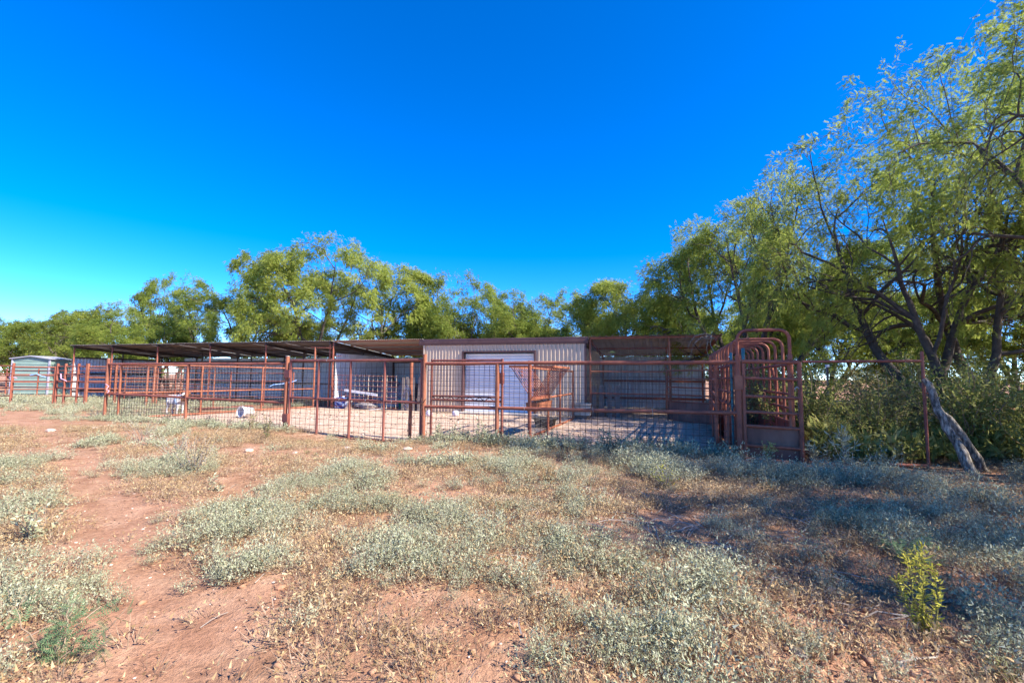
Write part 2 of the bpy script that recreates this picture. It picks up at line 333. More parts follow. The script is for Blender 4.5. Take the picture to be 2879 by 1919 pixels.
# ------------------------------------------------------------------ the sheds: local x runs along the fronts, y to the back
SH = (-.4, 17.2, 0); SRZ = R(-17); HF, HB, DEP = 2.82, 2.42, 4.7; SL = math.atan((HF - HB) / DEP); RL = math.hypot(DEP, HF - HB)
def roof_z(y): return HF - (HF - HB) * y / DEP
def wallrot(*_): return (R(90), 0, 0)
# -- the old loafing shed on the left
t = thing('loafing_shed', 'long low open-fronted shed with dark rusty corrugated roof left of the tan room', 'shed', SH, SRZ)
sheets(t, -24.25, -7.62, RL + .12, .09, .022, M['galvdark'], lambda x, i: ((x, -.06, HF + .03 + rnd.uniform(-.008, .008)), (-SL + rnd.uniform(-.002, .002), 0, 0)), 'roof_sheet', 'wave')
PX = (-24.0, -21.1, -17.9, -14.5, -11.2, -7.75)
for i, x in enumerate(PX):
    pipe('post', (x, .05, -.05), (x, .05, HF - .09), .045, M['rust'], t)
    pipe('post', (x, 2.4, -.05), (x, 2.4, roof_z(2.4) - .10), .042, M['dark_steel'], t)
    pipe('post', (x, DEP - .09, -.05), (x, DEP - .09, HB - .09), .042, M['dark_steel'], t)
    MB().beam((x, 0, HF - .06), (x, DEP, HB - .06), .06, .10).build('rafter', M['dark_steel'], t)
for k, y in enumerate((.06, 1.2, 2.35, 3.5, 4.6)):
    MB().beam((-24.2, y, roof_z(y) - .0), (-7.66, y, roof_z(y) - .0), .05, .035).build('purlin', M['dark_steel'], t)
wb = lambda z0: (lambda x, i: ((x, DEP, z0), (R(90), 0, 0)))
sheets(t, -22.2, -7.62, HB - .12, .15, .022, M['galv'], wb(.03), 'wall_sheet')
for z in (.9, 2.12): MB().beam((-24.1, DEP - .07, z), (-7.7, DEP - .07, z), .05, .09).build('girt', M['dark_steel'], t)
sheets(t, 0, DEP * .98, 2.12, .15, .022, M['galv'], lambda x, i: ((-24.03, .03 + x, .1), (R(90), 0, R(90))), 'end_wall_sheet')
for z in (.45, 1.35, 2.2): MB().beam((-23.97, .1, z), (-23.97, DEP - .1, z - .0), .05, .08).build('girt', M['dark_steel'], t)
for x, y, l in ((-19.4, 1.9, .22), (-15.6, 2.2, .3), (-12.2, .7, .34), (-13.0, 1.6, .25), (-10.3, .3, .14)):
    MB().path([(x, y, roof_z(y) - .02), (x + .02, y, roof_z(y) - l * .6), (x - .03, y, roof_z(y) - l)], .008, 4).build('hanging_wire', M['rust'], t)
# -- open hay bay between loafing shed and tan room
t = thing('hay_bay', 'open storage bay with pale ribbed roof underside left of the tan room', 'shed', SH, SRZ)
sheets(t, -7.60, -3.30, RL + .12, .09, .022, M['roofnew'], lambda x, i: ((x, -.06, HF + .035), (-SL, 0, 0)), 'roof_sheet', 'wave')
for y in (.08, 1.2, 2.35, 3.5, 4.6): MB().beam((-7.55, y, roof_z(y) + .004), (-3.3, y, roof_z(y) + .004), .05, .035).build('purlin', M['rust2'], t)
MB().beam((-7.52, 0, HF - .11), (-7.52, DEP, HB - .11), .07, .14).build('rafter', M['dark_steel'], t)
pipe('post', (-7.56, .02, -.05), (-7.56, .02, HF - .05), .05, M['rust'], t)
sheets(t, .1, DEP, 2.28, .15, .022, M['galv'], lambda x, i: ((-7.5, x, .05), (R(90), 0, R(90))), 'side_wall_sheet')
sheets(t, -7.5, -3.3, HB - .12, .15, .022, M['galv'], wb(.03), 'back_wall_sheet')
MB().beam((-7.45, DEP - .07, 2.1), (-3.35, DEP - .07, 2.1), .05, .1).build('girt', M['dark_steel'], t)
pipe('corner_post', (-7.43, DEP - .12, -.05), (-7.43, DEP - .12, HB - .05), .06, M['dark_steel'], t)
MB().tube((-7.56, -.06, 2.2), (-7.1, -.06, 2.2), .012, 6).build('hook', M['rust'], t)
# -- the tan feed room
t = thing('feed_room', 'closed tan metal room with brown fascia and white roll-up door', 'building', SH, SRZ)
W0, W1, D0, D1, DH = -3.22, 3.16, -1.53, 1.28, 2.25
fr = lambda z0: (lambda x, i: ((x, 0, z0), (R(90), 0, 0)))
sheets(t, W0, D0 - .06, 2.60, .145, .026, M['tan'], fr(.02), 'wall_sheet', width=.85)
sheets(t, D1 + .06, W1, 2.60, .145, .026, M['tan'], fr(.02), 'wall_sheet', width=.92)
sheets(t, D0 - .06, D1 + .06, 2.60 - DH - .07, .145, .026, M['tan'], fr(DH + .09), 'wall_sheet', width=.97)
sheets(t, 0, DEP, 2.45, .145, .026, M['tan'], lambda x, i: ((W0, DEP - x, .02), (R(90), 0, R(-90))), 'side_wall_sheet')
sheets(t, 0, DEP, 2.45, .145, .026, M['tan'], lambda x, i: ((W1, x, .02), (R(90), 0, R(90))), 'side_wall_sheet')
sheets(t, W0, W1, HB - .1, .145, .026, M['tan'], wb(.02), 'back_wall_sheet')
MB().box((W0 - .012, .0, 1.31), (.07, .08, 2.6)).build('corner_trim', M['tan'], t)
MB().box((W1 + .012, .0, 1.31), (.07, .08, 2.6)).build('corner_trim', M['trim'], t)
fa = MB(); a0, a1 = W0 - .22, W1 + .12; prof = [(-.03, 2.60), (-.062, 2.61), (-.07, 2.71), (-.055, 2.725), (-.055, 2.83), (-.02, 2.845), (.02, 2.60)]
k = len(prof); fa.add([(x, y, z) for x in (a0, a1) for y, z in prof], [(i, (i + 1) % k, k + (i + 1) % k, k + i) for i in range(k)] + [tuple(reversed(range(k))), tuple(range(k, 2 * k))])
fa.build('fascia', M['trim'], t)
sheets(t, W0 - .2, W1 + .1, RL, .15, .026, M['roofnew'], lambda x, i: ((x, .02, HF), (-SL, 0, 0)), 'roof_sheet')
fm = MB()
fm.box((D0 - .03, .03, DH / 2 + .03), (.06, .20, DH + .06)); fm.box((D1 + .03, .03, DH / 2 + .03), (.06, .20, DH + .06)); fm.box(((D0 + D1) / 2, .03, DH + .09), (D1 - D0 + .12, .20, .06))
fm.build('door_frame', M['trim'], t)
MB().box(((D0 + D1) / 2, -.06, .0), (D1 - D0 + .5, .75, .10)).build('door_sill', M['concrete'], t)
dr = MB().box(((D0 + D1) / 2, .22, DH / 2 + .03), (D1 - D0 + .04, .02, DH)).build('roll_up_door', M['white_paint'], t)
ns = 22; sh_ = DH / ns; w = D1 - D0
sl = MB(); pr = [(0, 0), (-.006, .006), (-.020, sh_ * .35), (-.020, sh_ * .65), (-.006, sh_ - .014), (0, sh_ - .008)]
k = len(pr); sl.add([(x, y, z) for x in (-w / 2, w / 2) for y, z in pr], [(i, k + i, k + i + 1, i + 1) for i in range(k - 1)])
slm = sl.mesh('slat', M['white_paint'])
MB().box(((D0 + D1) / 2, .19, .055), (w, .03, .07)).build('bottom_bar', M['galv'], dr)
MB().path([((D0 + D1) / 2 - .09, .185, .42), ((D0 + D1) / 2 - .09, .15, .42), ((D0 + D1) / 2 + .09, .15, .42), ((D0 + D1) / 2 + .09, .185, .42)], .012, 6).build('handle', M['dark_steel'], dr)
for i in range(ns): link('slat', slm, dr, ((D0 + D1) / 2, .206, .035 + i * sh_))
# -- shelter on the right
t = thing('shelter', 'open shelter with wire-screened front right of the tan room behind the chute', 'shed', SH, SRZ)
sheets(t, 3.30, 7.68, RL + .2, .23, .03, M['roofnew'], lambda x, i: ((x, -.12, HF + .02), (-SL, 0, 0)), 'roof_sheet')
for y in (.05, 2.6, 4.6): MB().beam((3.3, y, roof_z(y) - .03), (7.6, y, roof_z(y) - .03), .05, .06).build('purlin', M['rust'], t)
for x in (3.34, 6.02, 7.5):
    MB().beam((x, 0, HF - .12), (x, DEP, HB - .12), .06, .1).build('rafter', M['rust'], t)
    if x != 7.5: pipe('post', (x, .02, -.1), (x, .02, HF - .06), .048, M['rust2'], t)
    pipe('post', (x, DEP - .1, -.1), (x, DEP - .1, HB - .1), .045, M['rust'], t)
sheets(t, 3.17, 7.6, HB - .2, .15, .022, M['galv'], wb(.1), 'back_wall_sheet')
for z in (.5, 1.25, 2.1): MB().beam((3.3, DEP - .07, z), (7.6, DEP - .07, z), .05, .1).build('girt', M['rust'], t)
for k in range(9): MB().box((3.42 + .28 * k, .3 + .02 * (k % 3), .55 + .02 * (k % 2)), (.16, .03, 1.1)).build('plank', M['wood'], t) if k < 4 else None
wires(t, 3.38, 5.96, .05, 2.62, -.02, .085, .085, .0034, M['wirelight'], .014, name='wire_screen')
pipe('screen_rail', (3.36, -.05, 1.60), (5.98, -.05, 1.60), .022, M['rust2'], t); pipe('screen_rail', (3.36, -.05, .84), (5.98, -.05, .84), .022, M['rust'], t)
leaf = MB(); leaf.add([(4.0, -.05, 2.28), (4.12, -.08, 2.33), (4.26, -.06, 2.27), (4.13, -.04, 2.26)], [(0, 1, 2, 3)]); leaf.build('caught_leaf', M['fern'], t)

# ------------------------------------------------------------------ front pipe fence; local x runs along it to the right
FP = Vector((-12.5, 14.12, 0)); FQ = Vector((3.97, 8.0, 0)); FRZ = math.atan2(FQ.y - FP.y, FQ.x - FP.x); FL = (FQ - FP).length
def fx(x, y=None): # along-fence coordinate of world x
    return (x - FP.x) / math.cos(FRZ)
X528, X805, X1190, X1400 = fx(-9.12), fx(-5.71), fx(-1.95), fx(-.30)
t = thing('pipe_fence', 'rusty pipe and wire fence left of the long gate', 'fence', FP, FRZ)
pipe('post', (0, 0, -.15), (0, 0, 1.84), .058, M['rust2'], t); MB().lathe([(.046, 0), (.047, .012), (0, .014)], 10, (0, 0, 1.84)).build('post_cap', M['wirelight'], t)
pipe('post', (X528, 0, -.15), (X528, 0, 1.66), .052, M['rust2'], t)
for z, r in ((1.675, .045), (.74, .042), (.03, .035)): pipe('rail', (0, 0, z + (.03 if z == .74 else 0)), (X805 - .06, 0, z - (.05 if z == .74 else 0)), r, M['rust'], t)
wires(t, .06, X805 - .08, .04, 1.62, .03, .115, .105, .0046)
tw = MB().path([(.05, -.06, 1.0), (.12, -.09, 1.06), (.2, -.05, 1.0), (.14, -.08, .9), (.24, -.05, .86), (.2, -.07, .8)], .012, 5).build('twine', M['pink_twine'], t)
t = thing('gate_post', 'thick rusty gate post with strap hinge at the left end of the long gate', 'post', (FP.x + X805 * math.cos(FRZ), FP.y + X805 * math.sin(FRZ), 0), FRZ)
pipe('pole', (0, 0, -.25), (0, 0, 1.86), .062, M['rust2'], t); MB().lathe([(.050, 0), (.052, .014), (0, .016)], 10, (0, 0, 1.86)).build('post_cap', M['wirelight'], t)
for z in (1.42, .32): MB().box((.06, -.02, z), (.17, .10, .20)).build('hinge', M['gatepipe'], t)
MB().path([(.1, -.02, -.08), (.22, -.05, -.08), (.24, -.05, -.22)], .03, 8).build('hinge_pin', M['gatepipe'], t)
g0 = X805 + .13; g1 = X1190 - .07; GW = g1 - g0
t = thing('long_gate', 'long primer-red pipe gate with sagging wire between gate post and latch post', 'gate', (FP.x + g0 * math.cos(FRZ), FP.y + g0 * math.sin(FRZ), -.09), FRZ)
for z, dz, r in ((1.84, 0, .040), (.92, -.03, .038), (.0, .0, .034)): pipe('rail', (0, 0, z), (GW, 0, z + dz), r, M['gatepipe'], t)
for f in (0, .233, .487, .742, 1): pipe('upright', (f * GW, 0, 0), (f * GW, 0, 1.84), .040, M['gatepipe'], t)
wires(t, .04, GW - .04, .02, 1.80, .035, .15, .13, .0044, None, .012)
for x, z in ((GW * .3, 1.84), (GW * .56, 1.84), (GW * .61, .90), (GW * .41, .90), (GW * .8, .89)): MB().lathe([(.033, -.012), (.036, 0), (.033, .012)], 8, (0, 0, 0)).build('wire_tie', M['wirelight'], t, (x, 0, z), (0, R(90), 0))
ch = MB(); [ch.path([(GW - .1 + .25 * i / 9, -.05 - .012 * (i % 2), .98 - .10 * math.sin(i / 9 * 3.14) - .02 * (i % 2)), (GW - .1 + .25 * (i + 1) / 9, -.05 - .012 * ((i + 1) % 2), .98 - .1 * math.sin((i + 1) / 9 * 3.14))], .009, 5) for i in range(9)]
ch.path([(GW + .06, -.08, 1.0), (GW + .08, -.09, .85), (GW + .05, -.085, .72), (GW + .07, -.09, .62)], .012, 5); ch.build('chain', M['wire'], t)
xs = X1190 - .42
t = thing('stop_post', 'short rust-orange post behind the right end of the long gate', 'post', (FP.x + xs * math.cos(FRZ) + .04, FP.y + xs * math.sin(FRZ) + .13, 0), FRZ)
pipe('pole', (0, 0, -.2), (0, 0, 1.70), .052, M['rust2'], t)
rp = MB()
for a in range(3): rp.path([(math.cos(u) * (.06 + .015 * a) - .07, -.07 - .01 * a, .98 + math.sin(u) * .20 - .06 * a) for u in np.linspace(0, 6.28, 13)], .010, 5)
rp.path([(-.02, -.08, 1.14), (.03, -.09, 1.1), (.05, -.08, .98)], .010, 5); rp.path([(-.07, -.08, .8), (.0, -.1, .68)], .010, 5)
o = rp.build('rope_coil', M['rope'], None, t.location, (0, 0, FRZ)); tag(o, 'pale pink rope coil hanging on the short post behind the long gate', 'rope')
# right half
o0 = (FP.x + X1190 * math.cos(FRZ), FP.y + X1190 * math.sin(FRZ), 0)
t = thing('pipe_fence', 'long rusty pipe and wire fence between the long gate and the hooped chute', 'fence', o0, FRZ)
RLn = FL - X1190
pipe('post', (0, 0, -.2), (0, 0, 1.88), .060, M['rust2'], t)
xm = X1400 - X1190; pipe('post', (xm, 0, -.15), (xm, 0, 1.66), .056, M['rust2'], t)
pipe('post', (RLn, 0, -.15), (RLn, 0, 1.80), .062, M['rust'], t)
for z0, z1, r in ((1.672, 1.69, .046), (.72, .80, .044), (-.02, .02, .036)): pipe('rail', (.03, 0, z0), (RLn - .03, 0, z1), r, M['rust'], t)
wires(t, .07, RLn - .07, .02, 1.64, .035, .115, .115, .0044)
for x in (xm + .6, xm + 2.0, xm + 3.1): MB().path([(x, -.05, .84), (x + .02, -.055, .74), (x + .01, -.05, .70)], .005, 4).build('wire_tie', M['wirelight'], t)
MB().box((RLn, -.01, 1.33), (.125, .12, .25)).build('hinge_sleeve', M['rust2'], t)
# the small gate folded behind the fence
t = thing('inner_gate', 'small dark wire gate folded back behind the fence beside the long gate', 'gate', (o0[0] + .06, o0[1] + .30, 0), FRZ)
for z, r in ((1.75, .032), (.86, .03), (.04, .03)): pipe('rail', (.06, 0, z), (xm + .02, 0, z), r, M['gatepipe'], t)
zz = MB()
for i in range(14): zz.tube((.08 + i * (xm - .1) / 14, 0, .86 if i % 2 else .94), (.08 + (i + 1) * (xm - .1) / 14, 0, .94 if i % 2 else .86), .010, 5)
zz.build('truss_bar', M['gatepipe'], t); pipe('rail', (.06, 0, .95), (xm + .02, 0, .95), .018, M['gatepipe'], t)
for x in (.06, xm + .04): pipe('upright', (x, 0, -.05), (x, 0, 1.78), .034, M['gatepipe'], t)
MB().box((xm + .03, -.03, 1.36), (.10, .10, .24)).build('hinge', M['gatepipe'], t); MB().box((xm + .03, -.02, .14), (.09, .09, .2)).build('hinge', M['gatepipe'], t)
wires(t, .08, xm, .05, 1.72, .02, .13, .13, .0032, None, .01)

# ------------------------------------------------------------------ panel with the hay rack, running back from the fence
A = Vector((.41, 10.37, 0)); B = Vector((2.05, 15.3, 0)); prz = math.atan2(B.y - A.y, B.x - A.x); PL = (B - A).length
t = thing('divider_panel', 'rusty pipe and wire divider running back from the front fence to the shelter', 'fence', A, prz)
pipe('post', (0, 0, -.15), (0, 0, 1.76), .055, M['rust'], t)
for x in (1.75, 3.2, PL): pipe('post', (x, 0, -.05), (x, 0, 1.55 if x != PL else 1.62), .040, M['rust2'], t)
for z, r in ((1.60, .030), (.87, .038), (.04, .038)): pipe('rail', (0, 0, z), (PL, 0, z - .02), r, M['rust2'], t)
wires(t, .05, PL - .05, .06, .84, .02, .10, .10, .003, M['wirelight'])
wires(t, 2.0, PL - .05, .88, 1.58, .02, .10, .14, .003, M['wirelight'])
t = thing('hay_rack', 'v-shaped rusty bar hay rack with feed tray on the divider', 'hay rack', (A.x + .15 * math.cos(prz), A.y + .15 * math.sin(prz), 0), prz)
HR = 1.75
for s in (-1, 1):
    for k in range(11):
        x = .02 + k * HR / 10
        MB().tube((x, s * .02, .92), (x, s * .50, 1.62), .0105, 6).build('bar', M['rust'], t)
    MB().beam((-.02, s * .52, 1.635), (HR + .02, s * .52, 1.635), .05, .05).build('top_rail', M['rust2'], t)
    for x in (0.35, HR - .2): MB().tube((x, s * .34, 1.60), (x, s * .34, 1.38), .012, 6).build('brace', M['rust'], t)
for x in (-.02, HR + .02): MB().beam((x, -.52, 1.635), (x, .52, 1.635), .045, .045).build('end_rail', M['rust2'], t)
MB().beam((0, 0, .905), (HR, 0, .905), .05, .05).build('bottom_rail', M['rust'], t)
tr = MB(); tr.add([(0, -.14, .80), (0, .14, .80), (0, .10, .60), (0, -.10, .60), (1.5, -.14, .80), (1.5, .14, .80), (1.5, .10, .60), (1.5, -.10, .60)], [(0, 3, 7, 4), (1, 5, 6, 2), (2, 6, 7, 3), (0, 1, 2, 3), (4, 7, 6, 5)])
tr.build('feed_tray', M['rust2'], t); MB().box((.12, -.35, .22), (.02, .02, .4)).build('support_leg', M['rust'], t)

# ------------------------------------------------------------------ hooped working chute
crz = math.atan2(1.0, .3488)
CD = Vector((math.cos(crz), math.sin(crz), 0)); CE = Vector((math.cos(FRZ), math.sin(FRZ), 0)); CW = .87
t = thing('chute_gate', 'narrow rusty pipe gate with tall hoop and solid plate foot at the chute mouth', 'gate', FQ + CE * .0, FRZ)
for z in (1.69, 1.40, 1.09, .82, .58, .25, .02): pipe('rail', (.06, 0, z + .01), (.93, 0, z - .01), .034 if z != 1.69 else .046, M['rust'], t)
pipe('upright', (.93, 0, -.1), (.93, 0, 1.69), .046, M['rust'], t); pipe('upright', (.80, .08, -.1), (.80, .08, 1.75), .044, M['rust'], t)
pipe('upright', (.08, 0, 0), (.08, 0, 1.66), .04, M['rust'], t)
MB().box((.5, .04, .30), (.80, .008, .54)).build('plate', M['plate'], t)
def hoop(w, z0, z1, r=.16, n=6):
    pts = [(0, 0, z0), (0, 0, z1 - r)]
    pts += [(r - r * math.cos(a), 0, z1 - r + r * math.sin(a)) for a in np.linspace(0, math.pi / 2, n)[1:]]
    pts += [(w - r + r * math.sin(a), 0, z1 - r + r * math.cos(a)) for a in np.linspace(0, math.pi / 2, n)]
    return pts + [(w, 0, z1 - r - .02), (w, 0, z0)]
MB().path(hoop(.80, 1.72, 2.24), .028, 10).build('hoop', M['rust'], t)
for x in (0, .80): MB().lathe([(.036, -.05), (.040, .03), (.03, .05)], 10, (x, 0, 1.77)).build('collar', M['rust'], t)
MB().path([(.86, -.05, 1.2), (.84, -.07, 1.24), (.87, -.08, 1.27), (.90, -.07, 1.24)], .012, 6).build('latch_hook', M['wirelight'], t)
MB().path([(.88, -.06, 1.0), (.89, -.07, .9), (.87, -.06, .8), (.88, -.07, .72)], .010, 5).build('chain', M['wire'], t)
t = thing('working_chute', 'rusty hooped cattle chute running back from the narrow gate', 'cattle chute', FQ, 0)
hm = MB().path(hoop(CW, -.05, 2.15), .027, 9).mesh('hoop', M['rust'])
for i in range(9): link('hoop', hm, t, tuple(CD * (.85 + .65 * i)), (0, 0, FRZ + R(rnd.uniform(-1, 1))))
for side, off in ((0, Vector((0, 0, 0))), (1, CE * CW)):
    e0, e1 = off + CD * .28, off + CD * 6.2
    for z, r in ((1.65, .034), (1.40, .03), (1.13, .034), (.88, .034), (.64, .03)):
        p = pipe('side_rail', e0 + Vector((0, 0, z)), e1 + Vector((0, 0, z)), r, M['rust'], t)
    pipe('side_post', e0 + Vector((0, 0, -.1)), e0 + Vector((0, 0, 1.70)), .045, M['rust'], t)
    q = MB(); n_ = CE * .006
    q.beam(e0 + Vector((0, 0, .32)), e1 + Vector((0, 0, .32)), .008, .60); q.build('side_plate', M['plate'], t)
q = CD * 1.9 + CE * (CW + .25)
for k in (1.9, 3.9): MB().tube(CD * k + CE * CW + Vector((0, 0, 1.62)), CD * (k - .1) + CE * (CW + .28) + Vector((0, 0, .3)), .036, 8).build('brace', M['rust'], t)
for a, b in ((Vector((.0, .25, .9)), Vector((-.1, .1, .25))), (Vector((.12, .6, .8)), Vector((-.06, .25, .12)))): MB().tube(a - CE * .06, b - CE * .06, .034, 8).build('brace', M['rust'], t)
t = thing('teal_post', 'flaking teal painted pipe post just inside the chute gate', 'post', FQ + CE * .11 + CD * .16, 0)
pipe('pole', (0, 0, -.1), (0, 0, 1.90), .032, M['teal_paint'], t); MB().lathe([(.029, -.12), (.030, .0), (.024, .02), (0, .022)], 10, (0, 0, 1.92)).build('cap', M['teal_paint'], t)
t = thing('teal_post', 'flaking teal painted post mostly hidden behind the chute hinge post', 'post', FQ - CE * .07 + CD * .30, 0)
pipe('pole', (0, 0, -.1), (0, 0, 1.86), .028, M['teal_paint'], t); MB().lathe([(.025, -.1), (.026, .0), (0, .014)], 10, (0, 0, 1.86)).build('cap', M['teal_paint'], t)
# crowding panel from shelter post to chute
A = Vector((5.18, 15.2, 0)); B = Vector((6.12, 13.85, 0)); rz = math.atan2(B.y - A.y, B.x - A.x); L = (B - A).length
t = thing('crowding_panel', 'five-rail rusty panel with solid plate foot joining shelter and chute', 'fence panel', A, rz)
for z in (1.65, 1.38, 1.10, .86): pipe('rail', (0, 0, z), (L, 0, z - .01), .032, M['rust2'], t)
MB().box((L / 2, .02, .34), (L, .008, .60)).build('plate', M['plate'], t); pipe('rail', (0, 0, .64), (L, 0, .63), .03, M['rust'], t); pipe('rail', (0, 0, .04), (L, 0, .02), .03, M['rust'], t)
for x in (0, L): pipe('upright', (x, 0, -.1), (x, 0, 1.68), .036, M['rust2'], t)
A2 = B; B2 = FQ + CD * .30 - CE * .22; rz = math.atan2(B2.y - A2.y, B2.x - A2.x); L = (B2 - A2).length
t = thing('sorting_panel', 'long rusty sorting panel with plate foot along the left of the hooped chute', 'fence panel', A2 + Vector((-.12, 0, 0)), rz)
for z in (1.64, 1.37, 1.09, .85, .63): pipe('rail', (.05, 0, z), (L, 0, z), .031, M['rust'], t)
MB().box((L * .45, .02, .33), (L * .8, .008, .56)).build('plate', M['plate'], t)
for x in (.05, L * .5, L): pipe('upright', (x, 0, -.1), (x, 0, 1.66), .036, M['rust'], t)

# ------------------------------------------------------------------ wire fence on the far right, leaning logs
A = FQ + CE * .98; B = Vector((6.62, 7.34, 0)); rz = math.atan2(B.y - A.y, B.x - A.x); L = (B - A).length
t = thing('wire_fence', 'thin rusty pipe frame with wire between the chute gate and the leaning logs', 'fence', A, rz)
pipe('rail', (0, 0, 1.69), (L, 0, 1.71), .022, M['gatepipe'], t); pipe('rail', (0, 0, .03), (L, 0, .05), .022, M['rust'], t)
p = pipe('post', (L, 0, -.1), (L, 0, 1.86), .030, M['gatepipe'], t)
wires(t, .05, L - .04, .06, 1.62, .03, .15, .15, .0016, M['wire'], .015)
MB().path([(L + .04, -.03, 1.4), (L - .05, -.05, 1.22), (L + .05, -.05, 1.18), (L + .12, -.04, 1.06)], .010, 5).build('tie_wire', M['rust2'], t)
def log(name, label, base, top, r, bend, seed):
    rr = random.Random(seed); b, e = Vector(base), Vector(top); pts = []; rs = []
    side = (e - b).cross(Vector((0, 0, 1))).normalized(); n = 12
    for i in range(n + 1):
        f = i / n; p = b.lerp(e, f) + side * bend * math.sin(f * 3.1) + Vector((rr.gauss(0, .012), rr.gauss(0, .012), rr.gauss(0, .01)))
        pts.append(p - b); rs.append(r * (1.12 - .45 * f) * rr.uniform(.97, 1.03))
    t = thing(name, label, 'log', b); MB().path(pts, rs, 12).build('trunk', M['log'], t)
    q = pts[9]; MB().path([q, q + Vector((.02, -.05, .09))], [r * .3, r * .15], 8).build('stub', M['log'], t); return t
log('leaning_log', 'straight grey dead log leaning on the thin post, the nearer one', (6.74, 6.72, -.05), (6.55, 7.24, 1.44), .064, -.02, 2)
log('leaning_log', 'curved pale dead log leaning on the thin post, the farther one', (7.35, 7.15, -.05), (6.70, 7.50, 1.36), .056, -.13, 5)
t = thing('field_post', 'slim weathered post in the brush behind the right wire fence', 'post', (6.55, 9.5, 0)); pipe('pole', (0, 0, -.1), (.03, 0, 1.66), .03, M['log'], t); MB().box((.03, 0, 1.68), (.06, .05, .05)).build('cap', M['galv'], t)

# ------------------------------------------------------------------ partition between yard and left pens
A = Vector((-11.9, 13.9, 0)); B = Vector((-8.52, 19.70, 0)); rz = math.atan2(B.y - A.y, B.x - A.x); L = (B - A).length
t = thing('partition_fence', 'orange-rust pipe and wire partition slanting back to the tall post with crossbar', 'fence', A, rz)
for z, r in ((1.66, .038), (.80, .036), (.04, .038)): pipe('rail', (0, 0, z), (L, 0, z), r, M['rust2'], t)
for x in (0, L * .34, L * .66): pipe('post', (x, 0, -.1), (x, 0, 1.66), .04, M['rust2'], t)
pipe('tall_post', (L, 0, -.1), (L, 0, 2.60), .050, M['rust2'], t)
cb = Vector((math.cos(SRZ - rz), math.sin(SRZ - rz), 0)); Z = Vector((L, 0, 2.60)); pipe('crossbar', Z - cb * .22, Z + cb * .86 - Vector((0, 0, .05)), .036, M['rust2'], t)
wires(t, .05, L - .05, .06, 1.62, .02, .105, .105, .0030, M['wirelight'])
MB().path([(L * .70, -.05, .92), (L * .72, -.07, 1.0), (L * .78, -.06, 1.03), (L * .84, -.07, 1.1), (L * .87, -.06, 1.17)], .016, 5).build('twine', M['blue_twine'], t)
MB().path([(L * .83, -.06, 1.1), (L * .83, -.05, .9)], .009, 5).build('twine', M['blue_twine'], t)
o = MB().path([(0, 0, .05), (1.4, .05, .05), (3.0, 0, .05)], .05, 8).build('loose_pipe', M['gatepipe'], None, (-12.35, 16.75, 0), (0, 0, R(62))); tag(o, 'loose red pipe lying on the ground behind the partition', 'pipe')
# corral fences
def rail_fence(label, A, B, zs, posts, r=.034, pr=.060, ptop=1.78, m='rust', name='corral_fence', cat='fence', group=None):
    A, B = Vector(A), Vector(B); rz = math.atan2(B.y - A.y, B.x - A.x); L = (B - A).length
    t = thing(name, label, cat, A, rz, group)
    for z in zs: pipe('rail', (0, 0, z), (L, 0, z), r, M[m], t)
    for f in posts: pipe('post', (f * L, -.0, -.1), (f * L, 0, ptop), pr, M[m], t)
    return t, L
Z5 = (1.66, 1.34, 1.04, .74, .42)
t, L = rail_fence('five-rail pipe corral fence at the left edge of the picture', (-26.5, 19.6, 0), (-20.75, 19.0, 0), Z5, (0, .5, 1))
MB().path([(L - .1, -.06, 1.18), (L + .02, -.1, 1.2), (L + .18, -.08, 1.18), (L + .3, -.08, 1.16)], .022, 5).build('twine', M['pink_twine'], t)
t, L = rail_fence('pipe corral gate standing ajar beside the worn footpath', (-20.45, 18.7, 0), (-19.3, 19.3, 0), (1.62, 1.30, 1.0, .70, .05), (0, 1), .034, .042, 1.66, name='corral_gate', cat='gate')
MB().path([(.55, -.06, 1.28), (.75, -.09, 1.34), (.9, -.07, 1.25), (1.05, -.08, 1.2)], .025, 5).build('twine', M['blue_twine'], t)
t, L = rail_fence('short pipe corral fence in front of the mint-sided shed', (-19.2, 19.3, 0), (-17.5, 18.8, 0), Z5, (0, .28, .72, 1), m='rust')
MB().path([(.35, -.08, 1.35), (.42, -.1, 1.15), (.6, -.09, 1.1), (.75, -.09, 1.05)], .02, 5).build('twine', M['pink_twine'], t)
t, L = rail_fence('orange-rust corral rails behind the left end of the front fence', (-17.45, 18.8, 0), (-15.1, 19.3, 0), (1.66, 1.55, 1.2, 1.05, .74, .62), (0, .42, .9, 1), m='rust2')
t, L = rail_fence('six-rail stock panel in front of the loafing shed', (-15.1, 19.35, 0), (-11.9, 18.3, 0), (1.62, 1.42, 1.18, .96, .74, .52), (0, .05, .45, 1), .028, .038, 1.64, 'rust2')
t, L = rail_fence('farther pipe corral rails between mint-sided shed and loafing shed', (-31, 26.5, 0), (-20.5, 23.2, 0), (1.5, 1.2, .9, .6), (0, .25, .5, .75, 1), .03, .045, 1.6, 'rust')
t, L = rail_fence('thin four-rail pen front standing in the shade of the loafing shed', (-19.6, 23.2, 0), (-9.6, 20.1, 0), (1.45, 1.1, .75, .4), (0, .33, .66, 1), .026, .036, 1.5, 'rust')

